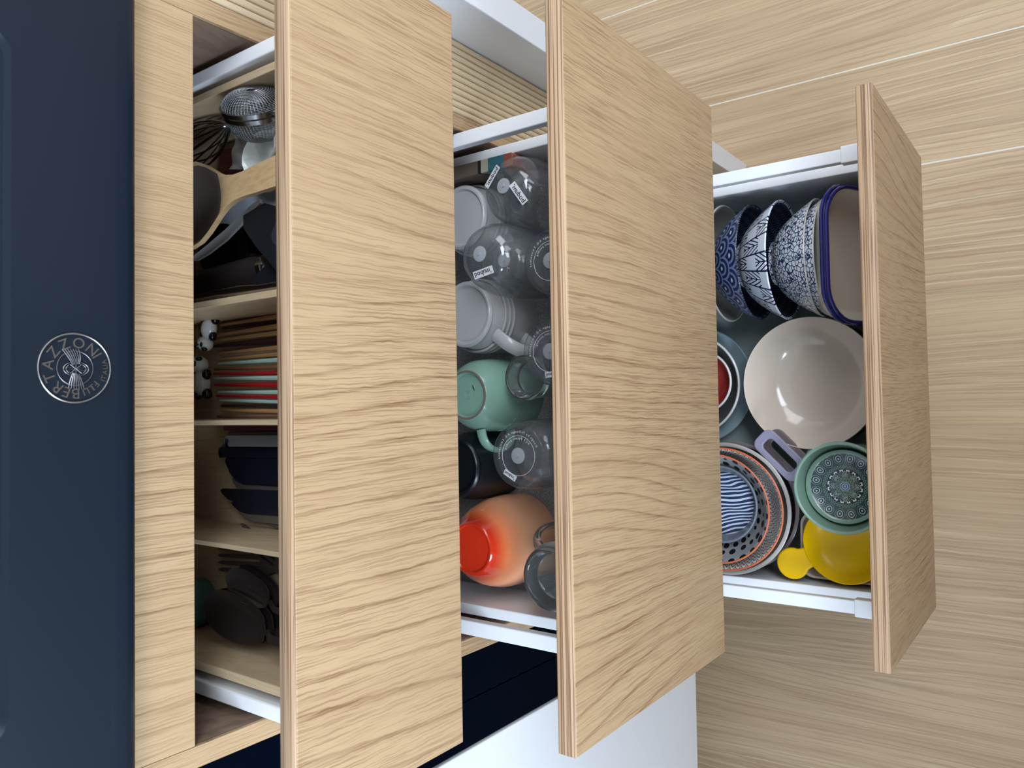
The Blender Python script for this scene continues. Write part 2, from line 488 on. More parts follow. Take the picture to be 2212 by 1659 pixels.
# door frame with a recessed inner plate: rounded corners, bevelled inner edge
pz0, pz1 = .1363, .56
def plate(ins, y):
    hx, cz, hz = .2165 - ins, (pz0 + pz1) / 2, (pz1 - pz0) / 2 - ins
    return [(x - .0085, y, z + cz) for x, z in rrect(hx, hz, .014 - ins * .5)]
bm = bmesh.new()
def loop(pts):
    vs = [bm.verts.new(p) for p in pts]
    return vs, [bm.edges.new((vs[k], vs[(k + 1) % len(vs)])) for k in range(len(vs))]
o_v, o_e = loop([(-.2975, -.024, .075), (.2975, -.024, .075), (.2975, -.024, .6), (-.2975, -.024, .6)])
i_v, i_e = loop(plate(0, -.024))
bmesh.ops.triangle_fill(bm, use_beauty=True, edges=o_e + i_e)
b_v = [bm.verts.new(p) for p in plate(.0032, -.0200)]
n = len(b_v)
for k in range(n): bm.faces.new((i_v[k], i_v[(k + 1) % n], b_v[(k + 1) % n], b_v[k]))
bm.verts.index_update(); bm.faces.ensure_lookup_table()
bmesh.ops.recalc_face_normals(bm, faces=bm.faces)
if sum(f.normal.y * f.calc_area() for f in bm.faces) > 0: bmesh.ops.reverse_faces(bm, faces=bm.faces)
g = G().add([tuple(v.co) for v in bm.verts], [tuple(v.index for v in f.verts) for f in bm.faces]); bm.free()
opart(g, 'door_frame', navy, smooth=25)
a, b = plate(.0028, -.0200), plate(.0028, -.0190); n = len(a)
opart(G().add(a + b, [tuple(range(n)), tuple(range(2 * n - 1, n - 1, -1))] + [(i, (i + 1) % n, n + (i + 1) % n, n + i) for i in range(n)]), 'recessed_plate', navy, smooth=25, fix=True)
opart(G().box(-.2975, .2975, 0.0005, .5, .0565, .6), 'body', black_m, smooth=0)

# badge
bd = bpy.data.objects.new('badge', None); COL.objects.link(bd); bd.parent = ov; bd.location = (.0012, -.0004, .0988 - .056)
bd.rotation_euler = (PI / 2, 0, 0)
badge_m = plain('badge_chrome', (178, 174, 170), .3, metal=1)
badge_d = plain('badge_line', (120, 118, 120), .35, metal=1)
def torus(g, R, r, z, n=72, k=8, M=None, sy=1):
    return g.tube([(R * math.cos(2 * PI * i / n), R * sy * math.sin(2 * PI * i / n), z) for i in range(n)], r, k, M, closed=True)
torus(G(), .0224, .0007, .0005).obj('outer_ring', badge_m, bd)
torus(G(), .0112, .00042, .0003).obj('inner_ring', badge_d, bd)
g = G()
g.ringtext('F.LLI', .0064, .0006, .0168, math.radians(238), math.radians(198))
g.ringtext('BERTAZZONI', .0098, .0006, .0167, math.radians(192), math.radians(-60))
g.ringtext('ITALIA', .0044, .0006, .0192, math.radians(-114), math.radians(-70), inward=True)
g.obj('lettering', badge_m, bd, smooth=0)
# winged wheel
g = G()
for rr, sc in ((.0078, .0004), (.0062, .00025)):
    torus(g, rr, sc, .0005, 40, 6, RZ(math.radians(0)) @ T3((-.0005, -.0005, 0)) @ Matrix.Diagonal((.58, 1, 1, 1)))
for k in range(10):
    an = 2 * PI * k / 10
    g.tube([(-.0005, -.0005, .0004), (-.0005 + .0036 * math.cos(an), -.0005 + .0062 * math.sin(an), .0004)], .00016, 5)
g.obj('wheel', badge_d, bd)
for sx, x0 in ((1, .002), (-1, -.003)):
    g = G()
    for k in range(7):
        t = k / 6
        pts = []
        for q in range(7):
            w = q / 6
            pts.append((x0 + sx * (.010 * w + .001 * t), .0015 + (.0048 - .0078 * t) * w * (1 - .25 * w) * 1.0 - .004 * t + (.003 * w * w if sx > 0 else -.001 * w), .0005))
        g.tube(pts, [.00022 + .00018 * math.sin(PI * q / 6) for q in range(7)], 5)
    g.obj('wing', badge_d, bd)

# ------------------------------------------------------------------ drawers
FH, FT = .299, .0165
liner = plain('green_grey_liner', (142, 156, 154), .6)
def speckle(name, c1, c2, sc=900):
    M = Mat(name, lin(*c1), .7)
    x, y, z = M.coords()
    f = M.noise(M.vec(x, y, z), sc, 2, .7).ss(.45, .62)
    M.set('Base Color', M.mix(f, lin(*c1), lin(*c2)))
    return M.m
felt = speckle('speckled_grey_liner', (124, 121, 122), (168, 164, 162))
def drawer(label, e, w, dx, zt, zb, side_h, rail=None, bracket=False, depth=.50):
    d = thing('drawer', label, 'drawer', (dx, -e, zb), (0, 0, w), 'drawers of the oak cabinet')
    I = Matrix.Translation((0, 0, -zb))
    def P(g, *a, par=d, **k):
        o = g.obj(*a, parent=par, **k)
        if par is d: o.matrix_parent_inverse = I.copy()
        return o
    f = P(G().box(-FH, FH, 0, FT, zb, zt - .0012), 'front', oak, smooth=0, bevel=.0008)
    # edge band with eased long edges
    pr = [(0.0002, zt - .0012), (0.0002, zt - .001), (.0014, zt), (FT - .0014, zt), (FT - .0002, zt - .001), (FT - .0002, zt - .0012)]
    n = len(pr)
    g = G().add([(x, y, z) for x in (-FH + .0002, FH - .0002) for y, z in pr], [tuple(range(n - 1, -1, -1)), tuple(range(n, 2 * n))] + [(i, (i + 1) % n, n + (i + 1) % n, n + i) for i in range(n)])
    g.obj('edge_band', oak_edge, f, smooth=60, fix=True)
    bz = zb + .016
    for sx in (-1, 1):
        x0, x1 = sorted((sx * .262, sx * .2745))
        s = P(G().box(x0, x1, FT, depth, zb + .006, side_h), 'side_panel', white_metal, smooth=0, bevel=.0012)
        if rail:
            a, b = sorted((sx * .2625, sx * .2785))
            r_ = P(G().box(a, b, FT, depth, rail - .011, rail), 'gallery_rail', white_metal, smooth=0, bevel=.0012)
            P(G().box(a + .003, b - .003, depth - .02, depth, side_h, rail - .011), 'rail_post', white_metal, smooth=0)
            if bracket:
                a, b = sorted((sx * .2605, sx * .2815))
                G().box(a, b, FT, FT + .046, rail - .0125, rail + .0015).obj('bracket', white_metal, r_, smooth=0, bevel=.0012)
    P(G().box(-.262, .262, FT, depth, bz - .012, bz), 'bottom', grey_metal, smooth=0)
    P(G().box(-.262, .262, depth - .012, depth, bz, max(side_h, rail or -9)), 'back', white_metal, smooth=0)
    return d, bz
E1, E2, E3 = .1405, .2327, .3910
d1, b1 = drawer('topmost drawer with a plain oak front, holding the cutlery', E1, .0036, .0006, .0170, -.1482, -.049, depth=.47)
d2, b2 = drawer('middle drawer with a tall oak front, holding glasses and mugs', E2, .0019, .0015, -.1724, -.4804, -.376, rail=-.321)
d3, b3 = drawer('lowest drawer, pulled out furthest, holding bowls and plates', E3, .0021, -.0016, -.5122, -.8165, -.697, rail=-.646, bracket=True)

# ------------------------------------------------------------------ middle drawer: liner, mugs and glasses
LZ2 = b2 + .0015
tag(G().box(-.2590, .2590, -E2 + FT + .001, .24, b2 + .0002, LZ2).obj('drawer_liner', felt, smooth=0), 'speckled grey felt liner on the bottom of the middle drawer', 'liner')

def mug_prof(r, h, fr, wall=.0045):
    """upside-down mug: z=0 is the rim on the liner, z=h the foot"""
    return [(r - .001, 0), (r, .0015), (r * 1.0, h * .45), (r * .985, h * .62), (r * .93, h * .8), (r * .83, h * .905), (fr + .004, h - .0035), (fr + .0025, h - .001), (fr + .0012, h),
            (fr - .0008, h), (fr - .002, h - .0012), (fr - .003, h - .003), (0, h - .0032)], [(0, h - .009), (r * .62, h - .0095), (r * .8, h * .8), (r - wall - .001, h * .5), (r - wall, .002), (r - .001, 0)]
def handle(r, h, M=None, th=.0065, out=.026, z0=.2, z1=.8, n=10):
    pts = []
    for k in range(17):
        a = -PI / 2 + PI * k / 16
        pts.append((r - .003 + out * (math.cos(a)) ** .75 if math.cos(a) > 1e-6 else r - .003, 0, h * (z0 + (z1 - z0) * (.5 + .5 * math.sin(a)))))
    return G().tube(pts, th, n, M, flat=.55)
def mug(name, label, loc, r, h, fr, mat, foot=None, ang=0, cat='mug', ribs=0, **hk):
    t = thing(name, label, cat, loc, (0, 0, ang))
    a, b = mug_prof(r, h, fr)
    G().lathe(a + b[0:], 64).obj('body', mat, t, smooth=35)
    if foot: torus(G(), fr + .0004, .0013, h - .0003, 56, 8).obj('foot_ring', foot, t)
    for k in range(ribs):
        torus(G(), r * (1.004 + .004 * k), .0016, h * (.74 - .09 * k), 64, 8).obj('rib', mat, t)
    if hk is not None: handle(r, h, **hk).obj('handle', mat, t)
    return t
grey_st = plain('grey_stoneware', (196, 195, 194), .3, coat=.3)
green_st = plain('sage_green_stoneware', (140, 180, 162), .25, coat=.4)
green_dk = plain('dark_sage_base', (96, 132, 122), .35)
brown_ring = plain('bare_clay_ring', (128, 112, 100), .7)
black_st = plain('black_stoneware', (22, 26, 30), .28)

mug('mug', 'pale grey mug upside down near the right side rail, ribbed, no handle in view', (.2005, .041, LZ2), .0420, .092, .0345, grey_st, ang=math.radians(100), ribs=3)
mug('mug', 'pale grey ribbed mug upside down, its handle reaching toward the sage green mug', (.083, .036, LZ2), .0435, .092, .0355, grey_st, ang=math.radians(-128), ribs=3, out=.036, th=.0085)
gm = mug('mug', 'sage green mug upside down with raised letters on its side', (-.0135, .03, LZ2), .0445, .098, .0275, green_st, foot=brown_ring, ang=math.radians(-172))
g = G()
for rr in (.0016, .0036, .0054): torus(g, rr, .00035, .0949, 30, 6)
g.obj('base_mark', green_st, gm)
g = G().tube([(-.003 - .004 * k, .0105 - .0012 * k, .0949) for k in range(3)], [.0003, .0009, .0002], 6)
g.obj('base_scratch', black_m, gm)
g = G()
for k, ch in enumerate('LE CREUSET'):
    if ch == ' ': continue
    a = math.radians(-160 + 62 - 30 + k * 11.5 + 78)
    v, f, w = glyph(ch, .0095, .0011)
    g.add(v, f, RZ(a + math.radians(20)) @ T3((.0444, 0, .045)) @ RZ(PI / 2) @ RX(PI / 2) @ RZ(PI) @ T3((-w / 2, -.003, 0)))
g.obj('raised_lettering', green_st, gm, smooth=0)
mug('mug', 'glossy black mug upside down left of the sage green mug', (-.1005, .059, LZ2), .0425, .088, .033, black_st, ang=math.radians(80))

# orange mug fading to red at the foot
M = Mat('orange_red_glaze', (.9, .4, .2, 1), .16, coat=.5)
x, y, z = M.coords()
M.set('Base Color', M.mix(z.ss(.084, .101), M.mix(z.ss(.058, .096), lin(244, 176, 134), lin(236, 128, 74)), lin(214, 52, 26)))
t = thing('mug', 'big peach mug upside down, its foot glazed red', 'mug', (-.192, .022, LZ2))
h = .104
pr = [(.0525, 0), (.0545, .002), (.0555, .03), (.0535, .055), (.0475, .075), (.0405, .089), (.034, h - .007), (.0315, h - .002), (.0295, h), (.0275, h), (.026, h - .002), (0, h - .003), (0, h - .009), (.03, h - .012), (.044, .07), (.0505, .04), (.05, .002), (.0525, 0)]
G().lathe(pr, 64).obj('body', M.m, t, smooth=35)
handle(.054, .085, RZ(math.radians(95)), out=.024).obj('handle', M.m, t)

# slim upright box with a cloud print
M2 = Mat('printed_tin', lin(112, 97, 84), .45)
x, y, z = M2.coords()
wv = (z * 95).sin().abs() * .009 + y + .010
c = M2.mix(wv.gt(-.012), lin(60, 112, 124), M2.mix(wv.gt(-.0015), lin(182, 178, 158), M2.mix(wv.gt(.003), lin(38, 32, 30), lin(112, 97, 84))))
M2.set('Base Color', M2.mix(y.lt(-.046), c, lin(152, 84, 66)))
t = thing('printed_box', 'slim upright box with a brown, teal and cream cloud print, beside the right rail', 'box', (.2525, .016, LZ2))
G().prism(rrect(.0078, .058, .003), .0005, .070).obj('box', M2.m, t, smooth=30)
G().prism(rrect(.0080, .0583, .003), .070, .098).obj('lid', M2.m, t, smooth=30, bevel=.001)

# glasses
label_w = plain('white_print', (232, 233, 236), .4)
label_k = plain('black_print', (28, 30, 34), .4)
red_p = plain('red_print', (196, 60, 54), .4)
frost = Mat('silicone_plug', lin(226, 232, 236), .35, trans=.55, ior=1.2).m
def dome_glass(label, loc, r, h, small=False, ang=0, tilt=(0, 0), badge=True, group=None):
    """double-walled tumbler standing upside down"""
    t = thing('double_walled_glass', label, 'glass', loc, (tilt[0], tilt[1], ang), group)
    k = r / .046
    A = [(r * .86, 0), (r * .885, .001), (r * .93, h * .2), (r, h * .5), (r * .985, h * .66), (r * .88, h * .84), (r * .72, h * .94), (r * .5, h * .985), (r * .25, h), (0, h)]
    Bi = [(0, h * .80), (r * .3, h * .785), (r * .58, h * .70), (r * .76, h * .5), (r * .82, h * .25), (r * .83, .001), (r * .845, 0)]
    A2 = [(0, h - .0018), (r * .25, h - .0018), (r * .49, h * .985 - .0018), (r * .705, h * .94 - .0018), (r * .865, h * .84 - .001), (r * .985 - .0018, h * .66), (r - .0018, h * .5), (r * .93 - .0016, h * .2), (r * .87, .004), (r * .845, .004), (r * .835 + .0012, h * .25), (r * .775, h * .5), (r * .595, h * .715), (r * .31, h * .80 + .0016), (0, h * .80 + .0018)]
    G().lathe(A + Bi, 64).lathe(A2, 64).obj('bowl', glass, t, smooth=60)
    G().lathe([(.0085, h - .0006), (.0085, h + .0006), (.0075, h + .0009), (.0022, h + .0009), (.0016, h + .0018), (0, h + .0018)], 32).obj('plug', frost, t)
    if badge:
        a = badge if badge is not True else 0
        Mb = RZ(a) @ T3((0, r * .5, h * .985)) @ RX(math.radians(-14))
        o = G().box(-.0135, .0135, -.0042, .0042, .0004, .0009, Mb).obj('printed_label', label_w, t, smooth=0)
        G().text("bodum'", .0078, .0003, Mb @ T3((0, 0, .0011)), mirror=True).obj('print', label_k, o, smooth=0)
    return t
def flat_glass(label, loc, r, h, base_r, txt=1, badge=None, ang=0, mat=glass, group=None):
    """double-walled straight glass upside down, flat printed base on top"""
    t = thing('double_walled_glass', label, 'glass', loc, (0, 0, ang), group)
    A = [(r * .96, 0), (r, .0015), (r, h * .55), (r * .985, h * .8), (base_r + .003, h - .006), (base_r + .0012, h - .0012), (base_r, h), (base_r - .003, h), (base_r - .005, h - .0015), (0, h - .0015)]
    Bi = [(0, h * .82), (r * .5, h * .815), (r * .78, h * .74), (r * .87, h * .5), (r * .92, .0015), (r * .94, 0)]
    A2 = [(0, h - .0036), (base_r - .006, h - .0036), (base_r - .001, h - .006), (r * .985 - .002, h * .8), (r - .002, h * .55), (r - .0018, .004), (r * .945, .004), (r * .895, h * .5), (r * .8, h * .755), (r * .51, h * .835), (0, h * .84)]
    G().lathe(A + Bi, 64).lathe(A2, 64).obj('bowl', glass, t, smooth=50)
    G().lathe([(.0085, h - .0014), (.0085, h - .0004), (.0075, h), (.0022, h), (.0016, h + .001), (0, h + .001)], 32).obj('plug', frost, t)
    torus(G(), base_r * .66, .00025, h - .0013, 60, 6).obj('base_line', label_w, t)
    if txt:
        g = G()
        g.ringtext('Design by Pi-Design AG. Switzerland', .0034, .0002, base_r * .80, math.radians(-70), math.radians(100), T3((0, 0, h - .0012)), mirror=True, inward=False)
        g.ringtext('PCT Patent pending', .0034, .0002, base_r * .58, math.radians(-50), math.radians(70), T3((0, 0, h - .0012)), mirror=True)
        g.obj('base_print', label_w, t, smooth=0)
    if badge is not None:
        Mb = RZ(badge) @ T3((0, base_r * .74, h - .0014))
        o = G().box(-.0085, .0085, -.003, .003, 0, .0005, Mb).obj('printed_label', label_w, t, smooth=0)
        G().text("bodum'", .0048, .0003, Mb @ T3((0, 0, .0007)), mirror=True).obj('print', label_k, o, smooth=0)
    return t
t1 = dome_glass('clear double-walled glass upside down, beside the right side rail', (.2165, -.044, LZ2), .0425, .118, badge=math.radians(-40))
Mb = RZ(math.radians(150)) @ T3((0, .0225, .1163)) @ RX(math.radians(-14)) @ RZ(math.radians(62))
o = G().box(-.0135, .0135, -.0042, .0042, .0004, .0009, Mb).obj('printed_label', label_w, t1, smooth=0)
G().text("bodum'", .0078, .0003, Mb @ T3((0, 0, .0011)), mirror=True).obj('print', label_k, o, smooth=0)
dome_glass('clear double-walled glass upside down, half hidden behind the front under the right rail', (.196, -.126, LZ2), .0425, .098, badge=math.radians(20))
dome_glass('small clear glass nested inside the plugged glass between the grey mugs', (.139, -.0285, LZ2), .0300, .098, badge=None)
dome_glass('clear double-walled glass upside down between the grey mugs, round plug facing up', (.139, -.0285, LZ2 + .0225), .0415, .120, badge=math.radians(100))
flat_glass('clear glass with a round printed base, right of the middle of the drawer', (.124, -.110, LZ2), .038, .128, .0315)
flat_glass('clear glass with a white label on its base, near the grey handle', (.029, -.108, LZ2), .038, .128, .0325, badge=math.radians(95))
t5 = flat_glass('clear glass with a printed base and a round stamp, before the black mug', (-.080, -.072, LZ2), .0385, .138, .032, badge=math.radians(62), ang=math.radians(0))
g = G(); torus(g, .0075, .0006, 0, 40, 6, T3((.004, -.0392, .078)) @ RX(PI / 2) @ Matrix.Diagonal((1, 1.35, 1, 1)))
g.obj('stamp', label_k, t5)
g = G()
for k in range(3): g.box(-.0035 + .0007 * k, .0035 - .0007 * k, -.0006, .0006, .0001, .0005, T3((.004, -.0392, .0755 + k * .0026)) @ RX(PI / 2))
g.obj('stamp_mark', red_p, t5)
# ring of a thick tumbler between the grey handle and the labelled glass
t = thing('tumbler', 'thick glass tumbler upside down, its ring foot beside the labelled glass', 'glass', (0, 0, LZ2))
h = .094
# stands low so that its thick foot ring shows beside the neighbouring glass
t.location = (.0045, -.0495, LZ2)
G().lathe([(.0175, 0), (.0195, .001), (.0215, h * .5), (.0245, h * .82), (.0262, h - .007), (.0262, h - .003), (.0250, h), (.0235, h), (.0215, h - .004), (.017, h - .012), (0, h - .013), (0, h - .022), (.019, h - .022), (.0185, h * .5), (.016, .001), (.0165, 0)], 56).obj('bowl', glass_g, t, smooth=50)
# heavy glass mugs on the left
def glass_mug(label, loc, r, h, ang):
    t = thing('glass_mug', label, 'mug', loc, (0, 0, ang))
    G().lathe([(r * .97, 0), (r, .002), (r, h - .010), (r - .003, h - .002), (r - .006, h), (r * .80, h), (r * .73, h - .003), (r * .71, h - .011), (r * .66, h - .015), (0, h - .016), (0, h - .026), (r * .84, h - .027), (r * .88, .002), (r * .92, 0)], 64).obj('bowl', glass_g, t, smooth=50)
    handle(r, h, th=.0062, out=.024, z0=.22, z1=.86).obj('handle', glass_g, t)
    return t
glass_mug('thick glass mug with a heavy ring base, in front of the orange mug', (-.209, -.098, LZ2), .0365, .122, math.radians(38))
glass_mug('thick glass mug mostly hidden behind the front, only its curved handle showing', (-.122, -.150, LZ2), .0365, .120, math.radians(95))

# ------------------------------------------------------------------ lowest drawer: liner, bowls and plates
LZ3 = b3 + .0015
tag(G().box(-.2590, .2580, -E3 + FT + .001, .09, b3 + .0002, LZ3).obj('drawer_liner', liner, smooth=0), 'dark grey green mat on the bottom of the lowest drawer', 'liner')
def bowl_prof(r, h, fr, wall=.0035, curve=.62):
    """upright bowl: z=0 foot, z=h rim"""
    out = [(0, .003), (fr - .003, .003), (fr - .002, 0), (fr, 0), (fr + .0008, .0045)]
    n = 10
    o2, i2 = [], []
    for k in range(1, n + 1):
        t = k / n
        out.append((fr + (r - fr) * t ** curve, .0045 + (h - .0055) * t))
    out.append((r - wall * .3, h))
    rin = [(r - wall, h - .001)]
    for k in range(n - 1, 0, -1):
        t = k / n
        rin.append((max(.002, fr + (r - fr) * t ** curve - wall), .0045 + (h - .0055) * t + wall * .2))
    rin += [((fr - wall) * .7, .0075), (0, .007)]
    return out + rin
def bowl(name, label, cat, M4, r, h, fr, mats, mi=0, wall=.0035, curve=.62, group=None, rim=None, rim_r=.0014):
    t = thing(name, label, cat, (0, 0, 0), group=group)
    t.matrix_world = M4
    t.location = M4.to_translation(); t.rotation_euler = M4.to_euler()
    G().lathe(bowl_prof(r, h, fr, wall, curve), 72, mi=mi).obj('body', mats, t, smooth=50)
    if rim: torus(G(), r - rim_r * .9, rim_r, h - rim_r * .3, 80, 8).obj('rim', rim, t)
    return t
# patterned glazes
def polar(M):
    x, y, z = M.coords()
    return x, y, z, (x * x + y * y).sqrt(), y.atan2(x)
def seigaiha():
    M = Mat('navy_wave_print', lin(40, 52, 92), .3, coat=.3)
    x, y, z, r, a = polar(M)
    u = a * (14 / (2 * PI)); v = z * 66
    def scale(du, dv):
        vv = v + dv
        row = vv.floor()
        uu = (u + row.mod(2) * .5 + du).fract() - .5
        f = vv.fract()
        return (uu * uu + f * f * .3).sqrt()
    d = scale(0, 0)
    ring = ((d * 27).sin()).gt(.2)
    c = M.mix(ring, lin(30, 40, 78), lin(112, 128, 164))
    M.set('Base Color', M.mix(d.lt(.09), c, lin(200, 208, 220)))
    return M.m
def feather():
    M = Mat('blue_feather_print', lin(225, 230, 235), .25, coat=.4)
    x, y, z, r, a = polar(M)
    u = a * (20 / (2 * PI))
    f = u.fract()
    tri = (f - .5).abs()
    thick = tri.gt(.455)
    mid = tri.lt(.03)
    band = ((z * 24 + u.floor() * .5)).fract().lt(.62)
    ch = ((z * 125 + tri * 4.2)).fract().lt(.34)
    ink = thick.max(band * ch).max(mid * band)
    M.set('Base Color', M.mix(ink, lin(214, 221, 230), lin(22, 28, 70)))
    return M.m
def dark_inside():
    M = Mat('dark_indigo_inside', lin(20, 24, 44), .25, coat=.3)
    x, y, z, r, a = polar(M)
    f = (a * (40 / (2 * PI))).fract()
    ch = (z * 120 + (f - .5).abs() * 3).fract().lt(.12)
    M.set('Base Color', M.mix(ch, lin(16, 20, 40), lin(120, 130, 150)))
    return M.m
def floral():
    M = Mat('blue_floral_print', lin(220, 224, 228), .25, coat=.4)
    x, y, z, r, a = polar(M)
    v = M.vec(x, y, z)
    e = M.voronoi(v, 170, 'DISTANCE_TO_EDGE')
    c = M.voronoi(v, 170, 'F1')
    big = M.noise(v, 60, 1)
    col = M.mix(e.lt(.085), M.mix(big.gt(.56) * c.lt(.3), lin(208, 214, 220), lin(92, 112, 148)), lin(48, 58, 88))
    M.set('Base Color', col)
    return M.m
sei, fea, ind, flo = seigaiha(), feather(), dark_inside(), floral()
cream = plain('cream_glaze', (216, 202, 186), .14, coat=.4)
cream_in = plain('cream_matt', (214, 206, 190), .3, coat=.2)
grey_b = plain('warm_grey_glaze', (150, 146, 138), .3, coat=.2)
white_g = plain('white_glaze', (226, 226, 222), .25, coat=.3)
greywhite = plain('grey_white_glaze', (178, 174, 168), .3, coat=.2)
NP = len(bowl_prof(.08, .06, .03)) - 1
MI = [0] * 16 + [1] * (NP - 16)
def standing(cx, cy, r, tilt, h, spin=0):
    """a bowl on its edge: opening toward the drawer front, leaning back; (cx, cy) is the rim centre"""
    cz = LZ3 + r * math.cos(tilt) + .001
    n = Vector((0, -math.cos(tilt), math.sin(tilt)))
    q = n.to_track_quat('Z', 'X').to_matrix().to_4x4()
    return T3(Vector((cx, cy, cz)) - n * h) @ q @ RZ(spin)
TL = math.radians(1)
bowl('bowl', 'plain warm grey bowl on its edge, behind the row of blue bowls', 'bowl', standing(.168, -.160, .0815, TL, .055), .0815, .055, .036, [grey_b, grey_b], MI, rim=greywhite)
bowl('bowl', 'navy bowl with a wave scale print standing on its edge', 'bowl', standing(.166, -.199, .0775, TL, .058), .0795, .058, .031, [sei, ind], MI, rim=ind, rim_r=.0009)
bowl('bowl', 'white bowl with dark blue feather lines standing on its edge', 'bowl', standing(.164, -.2375, .0785, TL, .058), .0805, .058, .031, [fea, ind], MI, rim=fea, rim_r=.0012)
bowl('bowl', 'blue floral speckled bowl on its edge, the one nearer the feather bowl', 'bowl', standing(.1615, -.2835, .0765, TL, .060), .0775, .060, .03, [flo, flo], MI, rim=greywhite, rim_r=.0011)
bowl('bowl', 'blue floral speckled bowl on its edge, nested next to the blue rimmed dishes', 'bowl', standing(.160, -.2945, .0765, TL, .060), .0775, .060, .03, [flo, flo], MI, rim=greywhite, rim_r=.0011)

# two cream enamel dishes with blue rims, on their edges
blue_rim = plain('cobalt_rim', (30, 32, 110), .25, coat=.4)
def dish(name, label, M4, hx, hy, h, inmat, rimmat, outmat=None, rr=.0022, taper=.82, cr=.03, group=None):
    t = thing(name, label, 'dish', M4.to_translation(), M4.to_euler(), group=group)
    n = 7
    def ring(k, ins, z): return [(x, y, z) for x, y in rrect(hx * k - ins, hy * k - ins, cr * k, n)]
    L = [ring(taper, .002, 0), ring(taper + .02, 0, .002), ring(.96, 0, h * .75), ring(1, 0, h), ring(1, .0025, h), ring(.96, .003, h * .74), ring(taper + .03, .004, .0065), ring(taper - .04, .004, .0045)]
    m_ = len(L[0])
    v = [p for r in L for p in r]
    f = [tuple(range(m_ - 1, -1, -1))]; mi = [1]
    for q in range(len(L) - 1):
        for k in range(m_):
            k2 = (k + 1) % m_
            f.append((q * m_ + k, q * m_ + k2, (q + 1) * m_ + k2, (q + 1) * m_ + k)); mi.append(1 if q < 3 else 0)
    f.append(tuple((len(L) - 1) * m_ + k for k in range(m_))); mi.append(0)
    G().add(v, f, None, mi).obj('body', [inmat, outmat or inmat], t, smooth=50)
    if rimmat:
        G().tube([(x, y, h) for x, y in rrect(hx - .001, hy - .001, cr, n)], rr, 8, closed=True).obj('rim', rimmat, t)
    return t
def standing_dish(cx, cy, hy, tilt, h):
    cz = LZ3 + hy * math.cos(tilt) + .003
    n = Vector((0, -math.cos(tilt), math.sin(tilt)))
    q = Matrix((( 1, 0, 0), (0, math.sin(tilt), -math.cos(tilt)), (0, math.cos(tilt), math.sin(tilt)))).to_4x4()
    q = Matrix(((1, 0, 0, 0), (0, math.sin(tilt), n.y, 0), (0, math.cos(tilt), n.z, 0), (0, 0, 0, 1)))
    return T3(Vector((cx, cy, cz)) - n * h) @ q
dish('enamel_dish', 'cream enamel dish with a cobalt rim on its edge, the rear one of two', standing_dish(.158, -.3318, .077, math.radians(24), .028), .088, .077, .028, cream_in, blue_rim, cr=.045, rr=.0027)
dish('enamel_dish', 'cream enamel dish with a cobalt rim on its edge, nearest the drawer front', standing_dish(.157, -.3378, .077, math.radians(24), .028), .0865, .077, .028, plain('lightened_cream_enamel', (238, 230, 212), .2, coat=.3), blue_rim, cr=.045, rr=.0027)  # cream lightened to offset the shade behind the drawer front

# cream bowl on a stack of dark green plates
green_dkp = plain('dark_green_glaze', (52, 70, 66), .3, coat=.3)
def plate_prof(r, h, fr):
    return [(0, .003), (fr - .003, .003), (fr - .002, 0), (fr, 0), (fr + .001, .003), (r * .8, h * .45), (r, h), (r - .0012, h + .0012), (r * .8 - .001, h * .45 + .003), (fr, .0055), (0, .0055)]
for k in range(3):
    t = thing('plate', ('dark green plate at the bottom of the stack under the cream bowl', 'dark green plate in the middle of the stack under the cream bowl', 'dark green plate on top of the stack, right under the cream bowl')[k], 'plate', (-.001, -.268, LZ3 + .0075 * k), group='dark green plates under the cream bowl')
    G().lathe(plate_prof(.083 - .001 * k, .013, .05), 64).obj('body', green_dkp, t, smooth=50)
t = thing('bowl', 'wide shallow cream bowl in the middle of the lowest drawer', 'bowl', (-.0025, -.2615, LZ3 + .0255))
pr = [(0, .002), (.036, .002), (.037, 0), (.040, 0), (.041, .004), (.060, .013), (.078, .028), (.087, .0435), (.0885, .046), (.0878, .0472), (.0865, .0462), (.085, .044), (.076, .030), (.058, .0165), (.046, .0105), (.03, .0083), (0, .0078)]
G().lathe(pr, 96).obj('body', cream, t, smooth=60)

# pale blue plate, grey bowl and little red dish behind
pale_blue = plain('pale_blue_glaze', (150, 172, 180), .25, coat=.3)
slate = plain('slate_glaze', (96, 98, 98), .3, coat=.2)
red_g = plain('red_glaze', (150, 48, 44), .3, coat=.3)
t = thing('plate', 'pale blue grey plate under the slate bowl, behind the cream bowl', 'plate', (.0, -.083, LZ3 + .004))
G().lathe(plate_prof(.088, .021, .05), 72).obj('body', pale_blue, t, smooth=50)
t = thing('bowl', 'slate grey bowl with a white rim, on the pale blue plate', 'bowl', (.0, -.083, LZ3 + .0115))
G().lathe(bowl_prof(.0755, .034, .045, .004, .5), 72).obj('body', slate, t, smooth=50)
torus(G(), .074, .0018, .0335, 80, 8).obj('rim', white_g, t)
t = thing('dish', 'small red dish with a white rim, inside the slate bowl', 'dish', (.004, -.1, LZ3 + .0205))
G().lathe(bowl_prof(.0465, .026, .028, .003, .5), 64).obj('body', red_g, t, smooth=50)
torus(G(), .0452, .0017, .0255, 64, 8).obj('rim', white_g, t)

